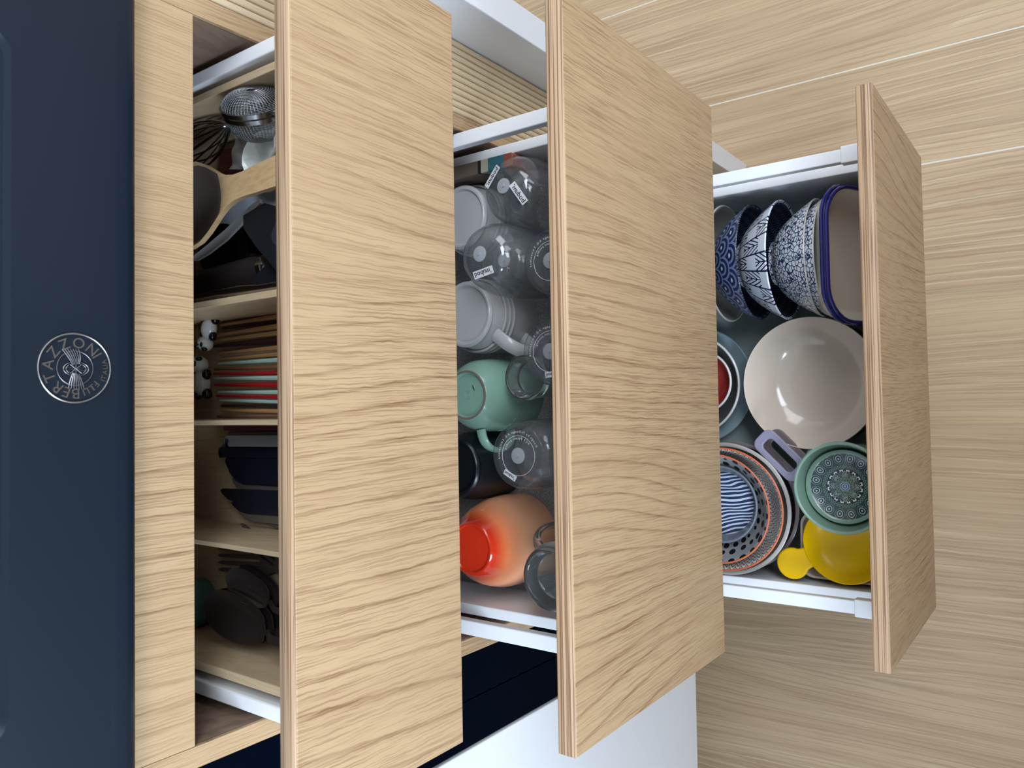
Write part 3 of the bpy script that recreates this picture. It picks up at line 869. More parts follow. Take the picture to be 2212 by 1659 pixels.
# casseroles with loop handles, printed bowls nested inside
cx, cy = -.171, -.157
mauve = plain('mauve_handle_glaze', (150, 146, 168), .3, coat=.2)
taupe_g = plain('taupe_glaze', (120, 110, 112), .35, coat=.2)
def casserole(label, z, r, h, body, hmat, ang, off=(0, 0)):
    t = thing('casserole', label, 'casserole', (cx + off[0], cy + off[1], z))
    G().lathe(bowl_prof(r, h, r * .72, .005, .35), 80).obj('body', body, t, smooth=50)
    for s in (0,):
        o_, i_ = rrect(.0170, .037, .011), rrect(.0088, .0255, .006)
        n = len(o_)
        v = [(x, y, zz) for zz in (0, .006) for q in (o_, i_) for x, y in q]
        f = []
        for k in range(n):
            k2 = (k + 1) % n
            f += [(k, k2, n + k2, n + k)[::-1], (2 * n + k, 2 * n + k2, 3 * n + k2, 3 * n + k), (k, k2, 2 * n + k2, 2 * n + k), (n + k2, n + k, 3 * n + k, 3 * n + k2)]
        G().add(v, f, RZ(ang + s) @ T3((r + .0140, 0, h - .016))).obj('loop_handle', hmat, t, smooth=40, bevel=.0012)
    return t
casserole('deep taupe casserole with a loop handle, at the bottom of the nested stack', LZ3, .0895, .082, taupe_g, taupe_g, math.radians(-45), (.0, -.001))
casserole('grey white casserole with a mauve loop handle, holding the printed bowls', LZ3 + .0695, .0895, .044, greywhite, mauve, math.radians(-45))
def zigzag():
    M = Mat('zigzag_print', lin(210, 206, 200), .3, coat=.3)
    x, y, z, r, a = polar(M)
    tri = ((a * (60 / (2 * PI))).fract() - .5).abs()
    k = (z * 150 + tri * 2.0).fract()
    c = M.mix(k.lt(.35), lin(206, 202, 196), M.mix(k.lt(.17), lin(60, 54, 50), lin(150, 132, 116)))
    M.set('Base Color', c); return M.m
def dots():
    M = Mat('black_dot_print', lin(168, 170, 170), .3, coat=.3)
    x, y, z, r, a = polar(M)
    v = M.vec(a * 4.2, r * 70 + z * 30, 0)
    d = M.voronoi(v, 1.0, 'F1', .3)
    M.set('Base Color', M.mix(d.lt(.33), lin(150, 153, 155), lin(14, 16, 20))); return M.m
def stripes():
    M = Mat('blue_stripe_print', lin(190, 200, 212), .25, coat=.4)
    x, y, z, r, a = polar(M)
    w = M.noise(M.vec(x * 30, y * 12, 0), 1, 2)
    k = (x * 190 + y * 42 + w * 4.2).fract()
    lines = k.lt(.58)
    c = M.mix(lines * r.lt(.043), lin(196, 206, 218), lin(40, 56, 92))
    M.set('Base Color', M.mix(r.gt(.043), c, lin(112, 118, 128))); return M.m
orange_r = plain('orange_rim', (214, 112, 72), .3, coat=.3)
bowl('bowl', 'bowl with a zigzag print and an orange rim, inside the grey white casserole', 'bowl', T3((cx, cy + .001, LZ3 + .0768)), .0832, .0445, .045, [zigzag(), zigzag()], MI, curve=.45, rim=orange_r, rim_r=.0013)
bowl('bowl', 'bowl with black dots and an orange rim, inside the zigzag bowl', 'bowl', T3((cx, cy + .009, LZ3 + .0815)), .0742, .0425, .040, [dots(), dots()], MI, curve=.62, rim=orange_r, rim_r=.0013)
bowl('bowl', 'small grey bowl striped blue inside, topmost of the nested stack', 'bowl', T3((cx + .005, cy + .008, LZ3 + .089)), .053, .022, .042, [grey_b, stripes()], [0] * 16 + [1] * (NP - 16), curve=.4, wall=.003, rim=plain('grey_blue_rim', (116, 124, 136), .3), rim_r=.0015)

# green bowls with a mandala print
sage = plain('sage_glaze', (132, 164, 146), .22, coat=.4)
def mandala():
    M = Mat('mandala_print', lin(34, 58, 62), .25, coat=.4)
    x, y, z, r, a = polar(M)
    R = r * (1 / .0435)
    ink = lin(28, 44, 56); pale = lin(176, 196, 190); gr = lin(120, 150, 124); white = lin(226, 232, 234); teal = lin(44, 74, 74)
    f8 = (a * 8).cos(); f16 = (a * 16).cos()
    c = M.mix(R.gt(.0), teal, teal)
    # outer ring of scallops
    u = (a * (16 / (2 * PI))).fract() - .5
    q = ((R - .78) * 6.2)
    d = (u * u * 5 + q * q).sqrt()
    c = M.mix(d.lt(.98), c, lin(30, 50, 58))
    c = M.mix((d * 15).sin().gt(.45) * d.lt(.92), c, pale)
    # fine ring
    c = M.mix(R.gt(.5) * R.lt(.60) * ((a * 44).sin() * (R * 90).sin()).gt(.15), c, gr)
    # centre
    c = M.mix(R.lt(.50), c, ink)
    c = M.mix((R + f16 * .04).gt(.40) * R.lt(.47) * f16.lt(.1), c, white)
    p1 = R + f8 * -.10
    c = M.mix(p1.lt(.33), c, lin(62, 82, 92))
    c = M.mix((p1 * 62).sin().gt(.2) * p1.lt(.34), c, gr)
    c = M.mix(((a * 32).sin() * (R * 120).sin()).gt(.5) * R.gt(.26) * R.lt(.40), c, pale)
    c = M.mix(R.lt(.13), c, lin(84, 104, 150))
    c = M.mix((R * 110).sin().gt(.3) * R.lt(.13), c, pale)
    c = M.mix(R.gt(.93), c, lin(100, 136, 124))
    M.set('Base Color', c); return M.m
gx, gy = -.1315, -.318
bowl('bowl', 'sage green bowl beside the cream bowl, a patterned bowl inside it', 'bowl', T3((gx, gy, LZ3 + .100)), .0555, .0545, .036, [sage, sage], MI, curve=.55, rim=sage, rim_r=.0022)
t = thing('bowl', 'small bowl with a teal mandala print, inside the sage green bowl', 'bowl', (gx, gy, LZ3 + .1085))
G().lathe([(0, 0), (.03, 0), (.038, .01), (.0435, .024), (.0452, .031), (.0446, .0325), (.0432, .0305), (.040, .0275), (0, .0262)], 72, mi=[0, 0, 0, 0, 0, 0, 0, 1]).obj('body', [sage, mandala()], t, smooth=50)

mug('mug', 'sage green mug upside down under the two nested green bowls', (gx + .004, gy + .004, LZ3), .045, .0995, .032, sage, ang=math.radians(60))

# yellow dish with a plain tab handle, on a cream dish
yellow = plain('yellow_glaze', (238, 190, 6), .25, spec=.3)
dark_red = plain('maroon_glaze', (92, 44, 46), .3, coat=.3)
for k, lb in enumerate(('cream square dish with maroon sides at the bottom, under its twin', 'cream square dish with maroon sides, right under the yellow dish')):
    dish('dish', lb, T3((-.2165, -.300, LZ3 + .0435 * k)) @ RZ(math.radians(-1)), .0430, .0525, .036 if k else .043, cream_in, None, dark_red, cr=.017)
t = thing('dish', 'bright yellow round dish with a rounded tab handle', 'dish', (-.2070, -.3075, LZ3 + .0800))
G().lathe([(0, 0), (.03, 0), (.043, .007), (.050, .016), (.0515, .0185), (.0505, .020), (.0488, .0185), (.042, .0105), (.028, .0045), (0, .004)], 72).obj('body', yellow, t, smooth=60)
pl = [(-.0125, -.026)] + arc(0, 0, .0205, math.radians(225), math.radians(-45), 28) + [(.0125, -.026)]
o = G().prism(pl, .0005, .0070, T3((-.0325, .066, .0105)) @ RZ(math.radians(27)))
o.obj('tab_handle', yellow, t, smooth=40, bevel=.002)

# ------------------------------------------------------------------ topmost drawer: cutlery insert and utensils
LZ1 = b1 + .0005
ins = thing('cutlery_insert', 'pale oak cutlery insert with three dividers in the topmost drawer', 'insert', (0, .1, LZ1))
II = Matrix.Translation((0, -.1, -LZ1))
def ipart(g, name):
    o = g.obj(name, oak_insert, ins, smooth=0, bevel=.0006); o.matrix_parent_inverse = II.copy(); return o
Y0, Y1, ZT = -E1 + FT + .002, .30, -.0505
ipart(G().box(-.2545, .2545, Y0, Y1, LZ1, LZ1 + .004), 'base')
for a, b in ((-.2545, -.2465), (.2475, .2545)): ipart(G().box(a, b, Y0, Y1, LZ1 + .004, ZT), 'side_wall')
for a, b in ((.0628, .0690), (-.0402, -.0360), (-.1450, -.1408)): ipart(G().box(a, b, Y0 + .007, Y1 - .007, LZ1 + .004, ZT), 'divider')
for a, b in ((Y0, Y0 + .007), (Y1 - .007, Y1)): ipart(G().box(-.2465, .2475, a, b, LZ1 + .004, ZT), 'end_wall')
F1 = LZ1 + .0042
print('insert floor', F1, 'liner3', LZ3)

# chopsticks
def stick_wood(name, c): return plain(name, c, .45)
st_tan = wood('tan_bamboo', (184, 142, 96), (140, 100, 64), 'Y', (2, 1, 0), line=.5, ringk=0, bump=.05)
st_brown = wood('brown_stick_wood', (132, 98, 74), (92, 62, 46), 'Y', (3, 1, 0), line=.5, ringk=0, bump=.05)
st_dark = stick_wood('dark_plum_lacquer', (62, 32, 40)); st_black = stick_wood('black_lacquer', (34, 26, 30))
st_mint = stick_wood('mint_lacquer', (176, 204, 192)); st_red = stick_wood('red_lacquer', (176, 22, 34))
CS = [(.0665, .168, .0705, 'tan', 'tan chopstick against the right divider', .0075), (.0585, .144, .0620, 'tan', 'tan chopstick second from the right divider', .0072),
      (.0548, .142, .0562, 'dark', 'dark plum chopstick, rightmost of the dark ones', .0072), (.0482, .166, .0502, 'tan', 'tan chopstick just left of the rightmost dark chopstick', .007),
      (.0430, .168, .0440, 'tan', 'tan chopstick between two dark plum chopsticks, nearer the left one', .007), (.0380, .169, .0370, 'dark', 'wide dark plum chopstick in the middle of the tan ones', .0085),
      (.0300, .146, .0300, 'tan', 'tan chopstick just left of the wide dark one', .0066), (.0240, .148, .0242, 'tan', 'tan chopstick just right of the rightmost mint chopstick', .0066),
      (.0195, .148, .0182, 'mint', 'rightmost of the four mint chopsticks', .0066), (.0145, .155, .0110, 'brown', 'brown chopstick between a mint and a red one', .0066),
      (.0100, .157, .0058, 'red', 'rightmost of the three red chopsticks', .0055), (.0050, .155, .0012, 'mint', 'mint chopstick between two red ones, second from right', .0066),
      (-.0015, .155, -.0052, 'red', 'middle one of the three red chopsticks, the widest in view', .0068), (-.0090, .149, -.0120, 'mint', 'mint chopstick third from right, between two red ones', .0066),
      (-.0125, .152, -.0165, 'red', 'leftmost of the three red chopsticks, slim', .005), (-.0175, .146, -.0205, 'mint', 'leftmost of the four mint chopsticks', .0066),
      (-.0228, .144, -.0250, 'black', 'black chopstick left of the leftmost mint one', .0055), (-.0275, .144, -.0292, 'tan', 'tan chopstick second from the left divider', .006),
      (-.0335, .151, -.0336, 'brown', 'brown chopstick against the left divider', .006)]
smat = dict(tan=st_tan, dark=st_dark, black=st_black, mint=st_mint, red=st_red, brown=st_brown)
for i, (xa, ya, xb, mk, lb, wd_) in enumerate(CS):
    dz = .0085 * (.5 + .5 * math.sin(i * 2.4)) + (.004 if mk in ('mint', 'red') else 0)
    g = G()
    yb = Y0 + .012
    xe = xb + (xb - xa) / (.032 - ya) * (yb - .032)
    xe = min(max(xe, -.0345), .0600) if abs(xe) < 1 else xb
    pts = [(xa + (xe - xa) * t, ya + (yb - ya) * t, .011 + dz * t) for t in (0, .006, .3, .6, 1)]
    g.tube(pts, [.0008, .0013, wd_ * .33, wd_ * .45, wd_ * .54], 8 if mk in ('mint', 'red', 'tan') else 4)
    o = g.obj('chopstick', smat[mk], smooth=30)
    bx, by = pts[2][0], pts[2][1]
    o.data.transform(Matrix.Translation((-bx, -by, -.004))); o.location = (bx, by, F1 + .004)
    tag(o, lb, 'chopstick', 'chopsticks between the dividers')
# two panda chopstick rests
p_white = plain('panda_white_glaze', (222, 222, 218), .2, coat=.4); p_black = plain('panda_black_glaze', (20, 22, 30), .2, coat=.4)
def panda(label, loc, rot, sc=1):
    t = thing('panda_chopstick_rest', label, 'chopstick rest', loc, rot, 'panda chopstick rests')
    t.scale = (sc,) * 3
    G().sphere((0, 0, .009), (.0105, .014, .009)).obj('body', p_white, t)
    hd = G().sphere((0, .019, .011), (.0105, .0095, .0095)).obj('head', p_white, t)
    for s in (-1, 1):
        G().sphere((s * .0085, .0245, .0165), (.0036, .0026, .0036), 12).obj('ear', p_black, hd)
        G().sphere((s * .0042, .0195, .0187), (.0024, .0032, .0018), 12).obj('eye_patch', p_black, hd)
        G().sphere((s * .0105, .008, .009), (.0042, .0058, .005), 12).obj('arm', p_black, t)
        G().sphere((s * .0088, -.0125, .0078), (.0048, .006, .0055), 12).obj('foot', p_black, t)
    G().sphere((0, .0205, .0204), (.0014, .001, .0008), 10).obj('nose', p_black, hd)
    return t
panda('black and white panda rest at the tips of the tan chopsticks', (.055, .151, F1 + .012), (0, 0, math.radians(75)), .82)
panda('black and white panda rest lying at the tips of the red and mint chopsticks', (.001, .163, F1 + .012), (0, 0, math.radians(-88)), .95)

# knives
kd = plain('knife_black', (22, 26, 40), .42); kg = plain('knife_taupe', (92, 86, 78), .45); kp = plain('plum_handle', (110, 44, 72), .5); kc = plain('smoke_clear_plastic', (120, 124, 122), .25, spec=.6)
def knife(label, tip, x1, w, shape, mat, z, tilt=0, hm=None, name='knife', cat='knife'):
    xt, yt = tip
    L = yt + .02
    if shape == 'round': pl = [(-w / 2, 0), (-w / 2, -L)][::-1] + arc(0, -w * .35, w * .5, PI, 0, 8)[0:] + [(w / 2, -L)]
    elif shape == 'sheep': pl = [(w / 2, -L), (w / 2, -.004), (w * .4, 0), (w * .1, -.0015), (-w * .3, -.010), (-w * .5, -.022), (-w / 2, -L)]
    elif shape == 'chef': pl = [(w * .5, -L), (w * .5, 0), (w * .46, 0), (w * .25, -.014), (-.0, -.030), (-w * .25, -.052), (-w * .42, -.080), (-w * .5, -.11), (-w * .5, -L)]
    else: pl = [(w / 2, -L), (w / 2, -.002), (w * .35, 0), (-w * .35, 0), (-w / 2, -.002), (-w / 2, -L)]
    t = thing(name, label, cat, (xt, yt, z), (0, tilt, math.atan2(x1 - xt, yt - .038) * 1.0), 'knives in the middle compartment')
    G().prism(pl, 0, .0022).obj('blade', mat, t, smooth=30, bevel=.0006)
    G().prism([(-.008, -L - .085), (.008, -L - .085), (.009, -L - .03), (.0085, -L + .006), (-.0085, -L + .006), (-.009, -L - .03)], -.004, .008).obj('handle', hm or kd, t, smooth=30, bevel=.002)
    return t
zf = F1 + .006
knife('slim plum coloured stick knife against the right divider of its compartment', (-.0450, .129), -.044, .0052, 'flat', kp, zf + .010, hm=kp)
knife('slim plum and taupe knife, second from the right divider', (-.0505, .128), -.0502, .0048, 'flat', kg, zf + .006, hm=kp)
k1 = knife('smoky clear sheath with a rounded end and a small hole', (-.0570, .114), -.056, .0105, 'round', kc, zf + .018, hm=kc, name='knife_sheath', cat='sheath')
torus(G(), .0016, .0006, .0026, 20, 6, T3((0, -.004, 0))).obj('hole', kd, k1)
knife('broad black knife with a taupe edge, longest of those by the clear sheath', (-.0690, .135), -.067, .0185, 'sheep', kg, zf + .008, .0)
knife('black knife with a rounded tip on the taupe edged one', (-.0685, .134), -.0665, .0105, 'round', kd, zf + .0115)
knife('narrow black knife left of the rounded black one', (-.0780, .126), -.0775, .0100, 'round', kd, zf + .009, -.2)
knife('wide navy black knife with a slanted tip in the middle', (-.0895, .126), -.0885, .0190, 'sheep', kd, zf + .007, -.1)
knife('taupe knife blade between two black blades', (-.1005, .125), -.0995, .0150, 'sheep', kg, zf + .003, -.12)
knife('black knife with a hooked tip left of the taupe blade', (-.1105, .133), -.108, .0140, 'sheep', kd, zf + .010, -.25)
knife('short black knife lying over a wider blade', (-.1215, .119), -.1195, .0120, 'sheep', kd, zf + .0075, -.2)
knife('short taupe blade with a black back, beside the wide chef knife', (-.1285, .112), -.128, .0120, 'sheep', kg, zf + .005, -.15)
knife('wide taupe chef knife with a curved tip, against the left divider', (-.1285, .131), -.131, .0200, 'chef', kg, zf + .001, -.05)

# forks and spoons, left compartment
fk = plain('dark_bronze_steel', (96, 86, 84), .4, metal=.4)
fk2 = plain('dark_polished_steel', (92, 82, 80), .24, metal=.75)
def fork(label, loc, ang, sc=1, tilt=0, grp='forks in the left compartment'):
    t = thing('fork', label, 'fork', loc, (tilt, 0, ang), grp); t.scale = (sc,) * 3
    for k in range(4):
        x = (k - 1.5) * .0067
        G().prism([(x - .0021, .0), (x + .0021, .0), (x + .0016, .062), (x + .0007, .066), (x - .0007, .066), (x - .0016, .062)], 0, .002).obj('tine', fk, t, smooth=0)
    G().prism([(-.0122, .0005), (.0122, .0005), (.0118, -.012), (.0085, -.024), (.0035, -.034), (.003, -.05), (.0045, -.13), (-.0045, -.13), (-.003, -.05), (-.0035, -.034), (-.0085, -.024), (-.0118, -.012)], 0, .0022).obj('handle', fk, t, smooth=30, bevel=.0006)
    return t
fork('dark fork lying nearest the divider, tines to the back', (-.1720, .0850, F1 + .006), math.radians(4), 1.05)
fork('dark fork under the small spoons, its tines only partly in view', (-.1660, .0520, F1 + .014), math.radians(-20), .9)
def spoon(label, loc, ang, L, w, grp, tilt=0, src=None):
    if src: return copy_tree(src, label, loc, (tilt, 0, ang), grp)
    t = thing('spoon', label, 'spoon', loc, (tilt, 0, ang), grp)
    st = []
    for k in range(15):
        q = k / 14
        y = L * (1 - q) - L / 2
        u = 1 - 2 * q
        hw = w * math.sqrt(max(.004, 1 - abs(u) ** 2.2)) * (1 + .10 * u)
        st.append((y, hw, .004 + (.0035 if q > .9 else 0) * (q - .9) * 10, .0085 * (1 - u * u) * (1.0)))
    st += [(-L / 2 - .006, w * .22, .0095, .0005), (-L / 2 - .016, w * .17, .0145, .0), (-L / 2 - .03, w * .16, .014, .0), (-L / 2 - .07, w * .2, .008, .0), (-L / 2 - .105, w * .3, .004, .0)]
    G().blade(st, .0014, 13).obj('bowl', fk2, t, smooth=60)
    return t
sp = spoon('large dark spoon, topmost of the stack of five', (-.2160, .0735, F1 + .040), math.radians(-5),   .100, .0218, 'stack of large spoons')
for k in range(1, 5):
    spoon('large dark spoon in the stack, %s from the top' % ('second', 'third', 'fourth', 'fifth')[k - 1], (-.2160 + .0012 * k, .0735 - .0045 * k, F1 + .040 - .0052 * k), math.radians(-5 - .5 * k), 0, 0, 'stack of large spoons', src=sp)
sp = spoon('small dark spoon on top of its pair, right of the large spoons', (-.1885, .0590, F1 + .036), math.radians(-10), .070, .0150, 'pair of small spoons')
spoon('small dark spoon beneath its twin, right of the large spoons', (-.1870, .0530, F1 + .029), math.radians(-14), 0, 0, 'pair of small spoons', src=sp)
t = thing('cup', 'teal round cup at the back of the left compartment', 'cup', (-.2235, .186, F1))
teal_m = plain('teal_silicone', (70, 112, 112), .5)
G().lathe([(.018, 0), (.023, .004), (.0265, .02), (.027, .034), (.0262, .035), (.024, .02), (.0205, .005), (0, .004)], 40).obj('body', teal_m, t)
torus(G(), .0266, .0012, .0345, 40, 8).obj('rim', teal_m, t)

# utensils, right compartment
t = thing('whisk', 'steel balloon whisk at the back of the right compartment', 'whisk', (.2265, .112, F1 + .050), (math.radians(-4), 0, math.radians(6)))
for k in range(7):
    a = PI * k / 7
    pts = []
    for q in range(25):
        u = q / 24 * 2 * PI
        yy = -.045 * math.cos(u); rr = .0195 * math.sin(u) * (1 - .35 * math.cos(u))
        pts.append((rr * math.cos(a), -yy if False else yy, rr * math.sin(a) * .85))
    G().tube(pts, .0008, 6, closed=True).obj('wire', steel, t)
G().tube([(0, .046, 0), (0, .055, 0), (0, .12, 0), (0, .165, 0)], [.004, .006, .0065, .006], 14).obj('handle', steel, t)

mesh_m = plain('wire_mesh_steel', (150, 152, 155), .35, metal=.9)
def strainer(label, loc, rot, H0):
    t = thing('tea_strainer', label, 'strainer', loc, rot, 'tea strainers')
    R0 = .0275
    pr = [(R0 * math.cos(PI / 2 * k / 18) ** .7 if k < 18 else .0015, -H0 * math.sin(PI / 2 * k / 18)) for k in range(19)]
    G().lathe(pr, 60).obj('mesh_bowl', mesh_m, t, wire=.0007)
    G().lathe([(R0 - .0012, .0022), (R0 + .0014, .0018), (R0 + .0014, -.0018), (R0 - .0012, -.0022)], 60, closed=True).obj('rim', steel, t)
    G().tube([(0, -R0, .001), (0, -R0 - .03, .001), (0, -R0 - .06, .001)], [.0016, .002, .0025], 8).obj('handle', steel, t)
    return t
strainer('small steel tea strainer with its mesh bulging left, in the right compartment', (.2270, .006, F1 + .0650), (0, math.radians(56), math.radians(-26)), .024)
strainer('small steel tea strainer back to back with the other, mesh bulging right', (.2300, .004, F1 + .0690), (0, math.radians(-124), math.radians(-26)), .013)

maroon = wood('reddish_dark_wood', (104, 54, 46), (66, 32, 28), 'Y', (1, 2, 0), line=.5, ringk=0, bump=.05)
o = G().prism([(-.012, -.16), (.012, -.16), (.016, -.02), (.022, .04), (.022, .075), (-.022, .075), (-.022, .04), (-.016, -.02)], 0, .006).obj('spatula', maroon, smooth=30, bevel=.0015)
o.location = (.205, .075, F1 + .004); o.rotation_euler = (0, 0, math.radians(-9))
tag(o, 'dark reddish wooden spatula lying on the base of the right compartment', 'spatula')

# clear bag with white measuring spoons
bagm = Mat('clear_plastic_film', lin(225, 228, 226), .25, trans=.0)
bagm.set('Alpha', .16)
g = G(); nx, ny = 26, 22
v = []
for i in range(nx):
    for j in range(ny):
        x = (i / (nx - 1) - .5) * .056; y = (j / (ny - 1) - .5) * .105
        zz = .004 * math.sin(x * 150 + y * 60) * math.sin(y * 70 - x * 40) + .0022 * math.sin(x * 300 - y * 140) + .010 * (1 - (x / .028) ** 2)
        v.append((x, y, zz))
f = [(i * ny + j, (i + 1) * ny + j, (i + 1) * ny + j + 1, i * ny + j + 1) for i in range(nx - 1) for j in range(ny - 1)]
o = g.add(v, f).obj('plastic_bag', bagm.m, smooth=180)
so = o.modifiers.new('solid', 'SOLIDIFY'); so.thickness = .0003
o.location = (.2120, .012, F1 + .040); o.rotation_euler = (0, math.radians(18), math.radians(-6))
tag(o, 'crumpled clear plastic bag over the white measuring spoons', 'bag')
wpl = plain('white_porcelain', (240, 246, 240), .3, coat=.2)
for k in range(3):
    lb = ('white measuring spoon on top of its stack, under the plastic bag', 'white measuring spoon in the middle of its stack', 'white measuring spoon at the bottom of its stack')[k]
    t = thing('measuring_spoon', lb, 'spoon', (.1950 - .0035 * k, .0190 + .0005 * k, F1 + .056 - .0085 * k), (math.radians(-6), 0, math.radians(16)), 'white measuring spoons')
    st = [(.0265, .004, 0, .001), (.024, .0105, 0, .005), (.019, .0155, 0, .0085), (.010, .0185, 0, .0105), (-.002, .0185, 0, .0105), (-.013, .0155, 0, .0085), (-.021, .0115, 0, .004), (-.027, .0085, 0, .001), (-.035, .0075, 0, 0), (-.075, .007, 0, 0), (-.09, .006, 0, 0)]
    G().blade(st, .0022, 13).obj('bowl', wpl, t, smooth=60)

# wooden spoon on top
spoon_w = wood('beech_spoon', (196, 166, 124), (164, 130, 90), 'Y', (.2, .1, .4), fine=300, line=.35, ringk=0, tone=.5, bump=.08, long=90)
spoon_d = plain('dark_shaded_hollow', (92, 80, 72), .6)  # brown hollow, with the shade inside the bowl put into its colour
t = thing('wooden_spoon', 'large wooden spoon with a dark, shaded hollow, lying over the other utensils', 'spoon', (.1625, .030, -.0525), (math.radians(1.5), 0, math.radians(4)))
st = [(.112, .006, 0, .001), (.109, .018, 0, .005), (.103, .0265, 0, .009), (.092, .034, 0, .0125), (.078, .0385, 0, .0145), (.062, .0395, 0, .015), (.048, .0368, 0, .0135), (.036, .0310, 0, .010), (.026, .0245, 0, .006), (.018, .0192, 0, .003), (.008, .0140, 0, .0005), (-.004, .0112, 0, 0), (-.016, .0108, 0, 0), (-.035, .0118, 0, 0), (-.07, .0132, 0, 0), (-.120, .0138, 0, 0), (-.134, .0135, 0, 0), (-.139, .009, 0, 0)]
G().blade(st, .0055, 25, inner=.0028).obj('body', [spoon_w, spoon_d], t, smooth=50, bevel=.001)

# porcelain spoon with blue flower print
blue_p = plain('blue_print', (74, 118, 168), .3)
pale_p = plain('pale_blue_porcelain', (186, 196, 210), .25, coat=.4)
t = thing('porcelain_spoon', 'pale porcelain spoon with a thin blue flower print, under the wooden spoon', 'spoon', (.1640, .064, F1 + .026), (0, 0, math.radians(1)))
st = [(.075, .004, .002, .001), (.071, .012, .001, .006), (.060, .0185, 0, .010), (.045, .021, 0, .011), (.030, .018, 0, .008), (.018, .013, 0, .003), (.006, .0105, 0, .0015), (-.03, .0105, 0, .0012), (-.14, .011, 0, .0012)]
G().blade(st, .003, 13).obj('body', pale_p, t, smooth=60)
g = G()
for (fx, fy, n_, L_) in ((-.003, -.052, 11, .0068), (-.001, -.070, 9, .008), (-.004, -.090, 11, .007)):
    for k in range(n_):
        a = 2 * PI * k / n_
        g.box(0, L_ * (.8 + .2 * (k % 2)), -.00022, .00022, .0001, .0004, T3((fx, fy, .0004)) @ RZ(a))
    g.sphere((fx, fy, .0003), (.0011, .0011, .0004), 10)
g.obj('flower_print', blue_p, t, smooth=0)

o = G().prism(rrect(.008, .075, .005), 0, .006).obj('olive_handle', taupe, smooth=30, bevel=.0015)
o.location = (.142, -.015, F1 + .022); o.rotation_euler = (0, 0, math.radians(6)); o.name = 'kitchen_utensil'
tag(o, 'flat olive brown utensil handle below the porcelain spoon', 'utensil')
o = G().prism(rrect(.006, .085, .004), 0, .005).obj('steel_handle', steel_d, smooth=30, bevel=.0015)
o.location = (.1305, .015, F1 + .013); o.rotation_euler = (0, 0, math.radians(10))
tag(o, 'flat grey steel utensil handle under the nested ladles', 'utensil')
o = G().blade([(.05, .002, .004, 0), (.046, .0035, .003, .001), (.03, .0045, .001, .001), (0, .005, 0, .001), (-.03, .0042, .002, .0005), (-.05, .003, .004, 0), (-.062, .002, .004, 0)], .0025, 11).obj('serving_spoon', plain('dull_white_plastic', (176, 176, 174), .5), smooth=60)
o.location = (.1365, .088, F1 + .042); o.rotation_euler = (0, 0, math.radians(20))
tag(o, 'white serving spoon half hidden under the wooden spoon bowl', 'spoon')
# nested dark ladles
lad = None
for k in range(3):
    lb = ('dark steel ladle, topmost of three nested by the wooden spoon', 'dark steel ladle, middle one of three nested', 'dark steel ladle, lowest of three nested')[k]
    loc = (.124 - .003 * k, .105 - .009 * k, F1 + .030 - .006 * k); rot = (0, 0, math.radians(-14 - 4 * k))
    if lad: copy_tree(lad, lb, loc, rot, 'nested ladles'); continue
    lad = t = thing('ladle', lb, 'ladle', loc, rot, 'nested ladles')
    st = []
    for q in range(13):
        u = -1 + 2 * q / 12
        st.append((-u * .042, .027 * math.sqrt(max(.01, 1 - u * u)), .004, .013 * (1 - u * u)))
    st += [(-.05, .0045, .006, 0), (-.075, .004, .012, 0), (-.11, .005, .010, 0)]
    G().blade(st, .0013, 13).obj('bowl', steel_d, t, smooth=60)
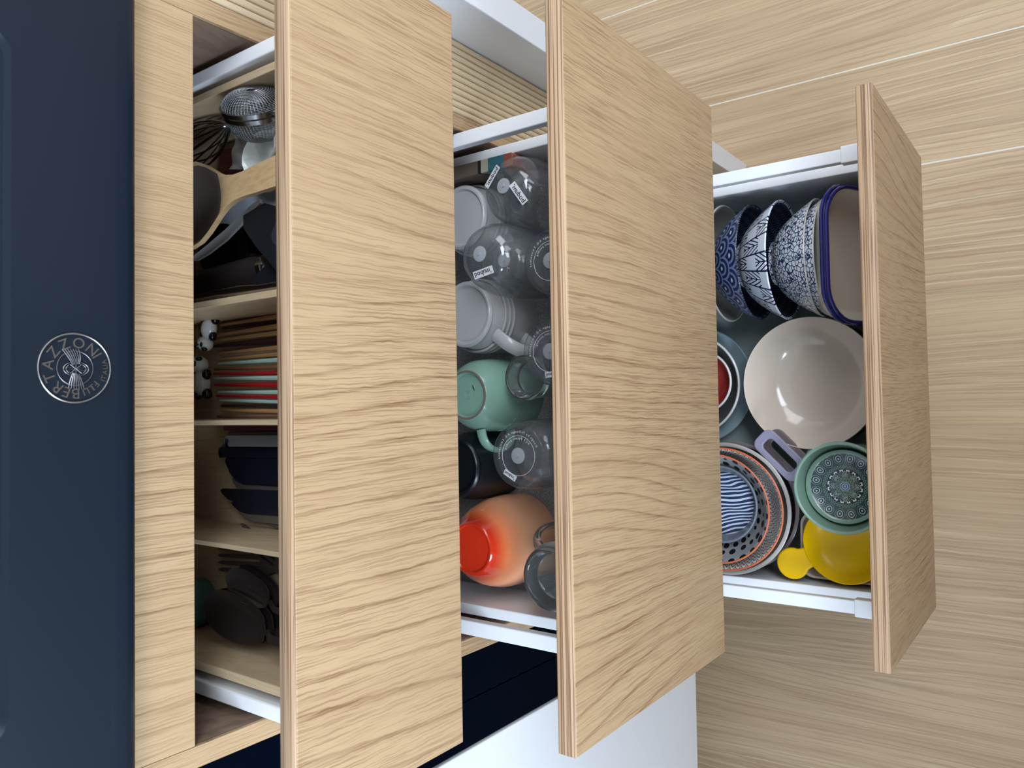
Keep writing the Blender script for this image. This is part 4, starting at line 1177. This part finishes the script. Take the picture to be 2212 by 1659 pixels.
# black utensils nearest the front
t = thing('turner', 'black nylon turner with a slanted head, nearest the drawer front', 'turner', (.1205, -.006, F1 + .058), (math.radians(-3), 0, math.radians(-38)))
G().prism([(-.021, -.044), (.022, -.044), (.024, .002), (.016, .026), (-.008, .048), (-.017, .040), (-.020, .014)], 0, .003).obj('head', black_m, t, smooth=30, bevel=.001)
G().prism(rrect(.0115, .022, .008), .0, .0016, T3((.008, -.024, .0025))).obj('raised_pad', plain('slate_pad', (46, 50, 60), .4), t, smooth=30)
t = thing('turner', 'second black turner head, beside the chrome collared utensil', 'turner', (.0925, -.008, F1 + .047), (math.radians(-2), 0, math.radians(14)))
G().prism([(-.016, -.045), (.017, -.045), (.015, .012), (.008, .045), (-.003, .050), (-.012, .030)], 0, .003).obj('head', black_m, t, smooth=30, bevel=.001)
o = G().prism([(-.004, -.06), (.004, -.06), (.0075, .04), (-.0075, .04)], 0, .003).obj('metal_tool', plain('grey_green_metal', (118, 122, 112), .4, metal=.4), smooth=30, bevel=.001)
o.location = (.0965, -.005, F1 + .026); o.rotation_euler = (0, 0, math.radians(-14)); o.name = 'peeler'
tag(o, 'grey green metal tool blade between the two black turner heads', 'utensil')
t = thing('corkscrew', 'thick dark utensil with a chrome collar, left of the ladles', 'utensil', (.1005, .044, F1 + .030), (math.radians(2), 0, math.radians(3)))
G().tube([(0, .12, 0), (0, .11, 0), (0, .02, 0), (0, -.002, 0)], [.010, .0145, .0145, .0138], 28).obj('handle', plain('brown_black_handle', (44, 38, 40), .45), t)
G().lathe([(.0122, 0), (.0138, .0006), (.0138, .0065), (.0122, .0075), (0, .0075)], 40, T3((0, -.002, 0)) @ RX(PI / 2)).obj('collar', chrome, t)
G().lathe([(.0105, 0), (.0105, .008), (.0088, .009), (0, .009)], 40, T3((0, -.0095, 0)) @ RX(PI / 2)).obj('tip', plain('grey_tip', (122, 120, 116), .45), t)
o = G().prism(rrect(.0165, .058, .003), 0, .020).obj('utensil_case', black_s, smooth=30, bevel=.001)
o.location = (.0905, .102, F1 + .0005)
tag(o, 'long flat black case on the base beside the divider', 'case')
o = G().prism(rrect(.011, .026, .002), 0, .012).obj('small_box', plain('red_brown_card', (140, 96, 84), .6), smooth=30, bevel=.0006)
o.location = (.0835, .014, F1 + .0005)
tag(o, 'small red brown box in front of the black case', 'box')
t = thing('tongs', 'slim polished steel tongs lying along the divider', 'tongs', (.0765, .04, F1 + .056), (0, 0, 0))
for dz in (0, .006):
    G().tube([(0, .075, dz), (.001, .03, dz * 1.2), (.0005, -.005, dz), (-.0005, -.03, dz), (-.001, -.095, dz)], [.0022, .003, .0042, .003, .003], 10, flat=.5).obj('arm', chrome, t)
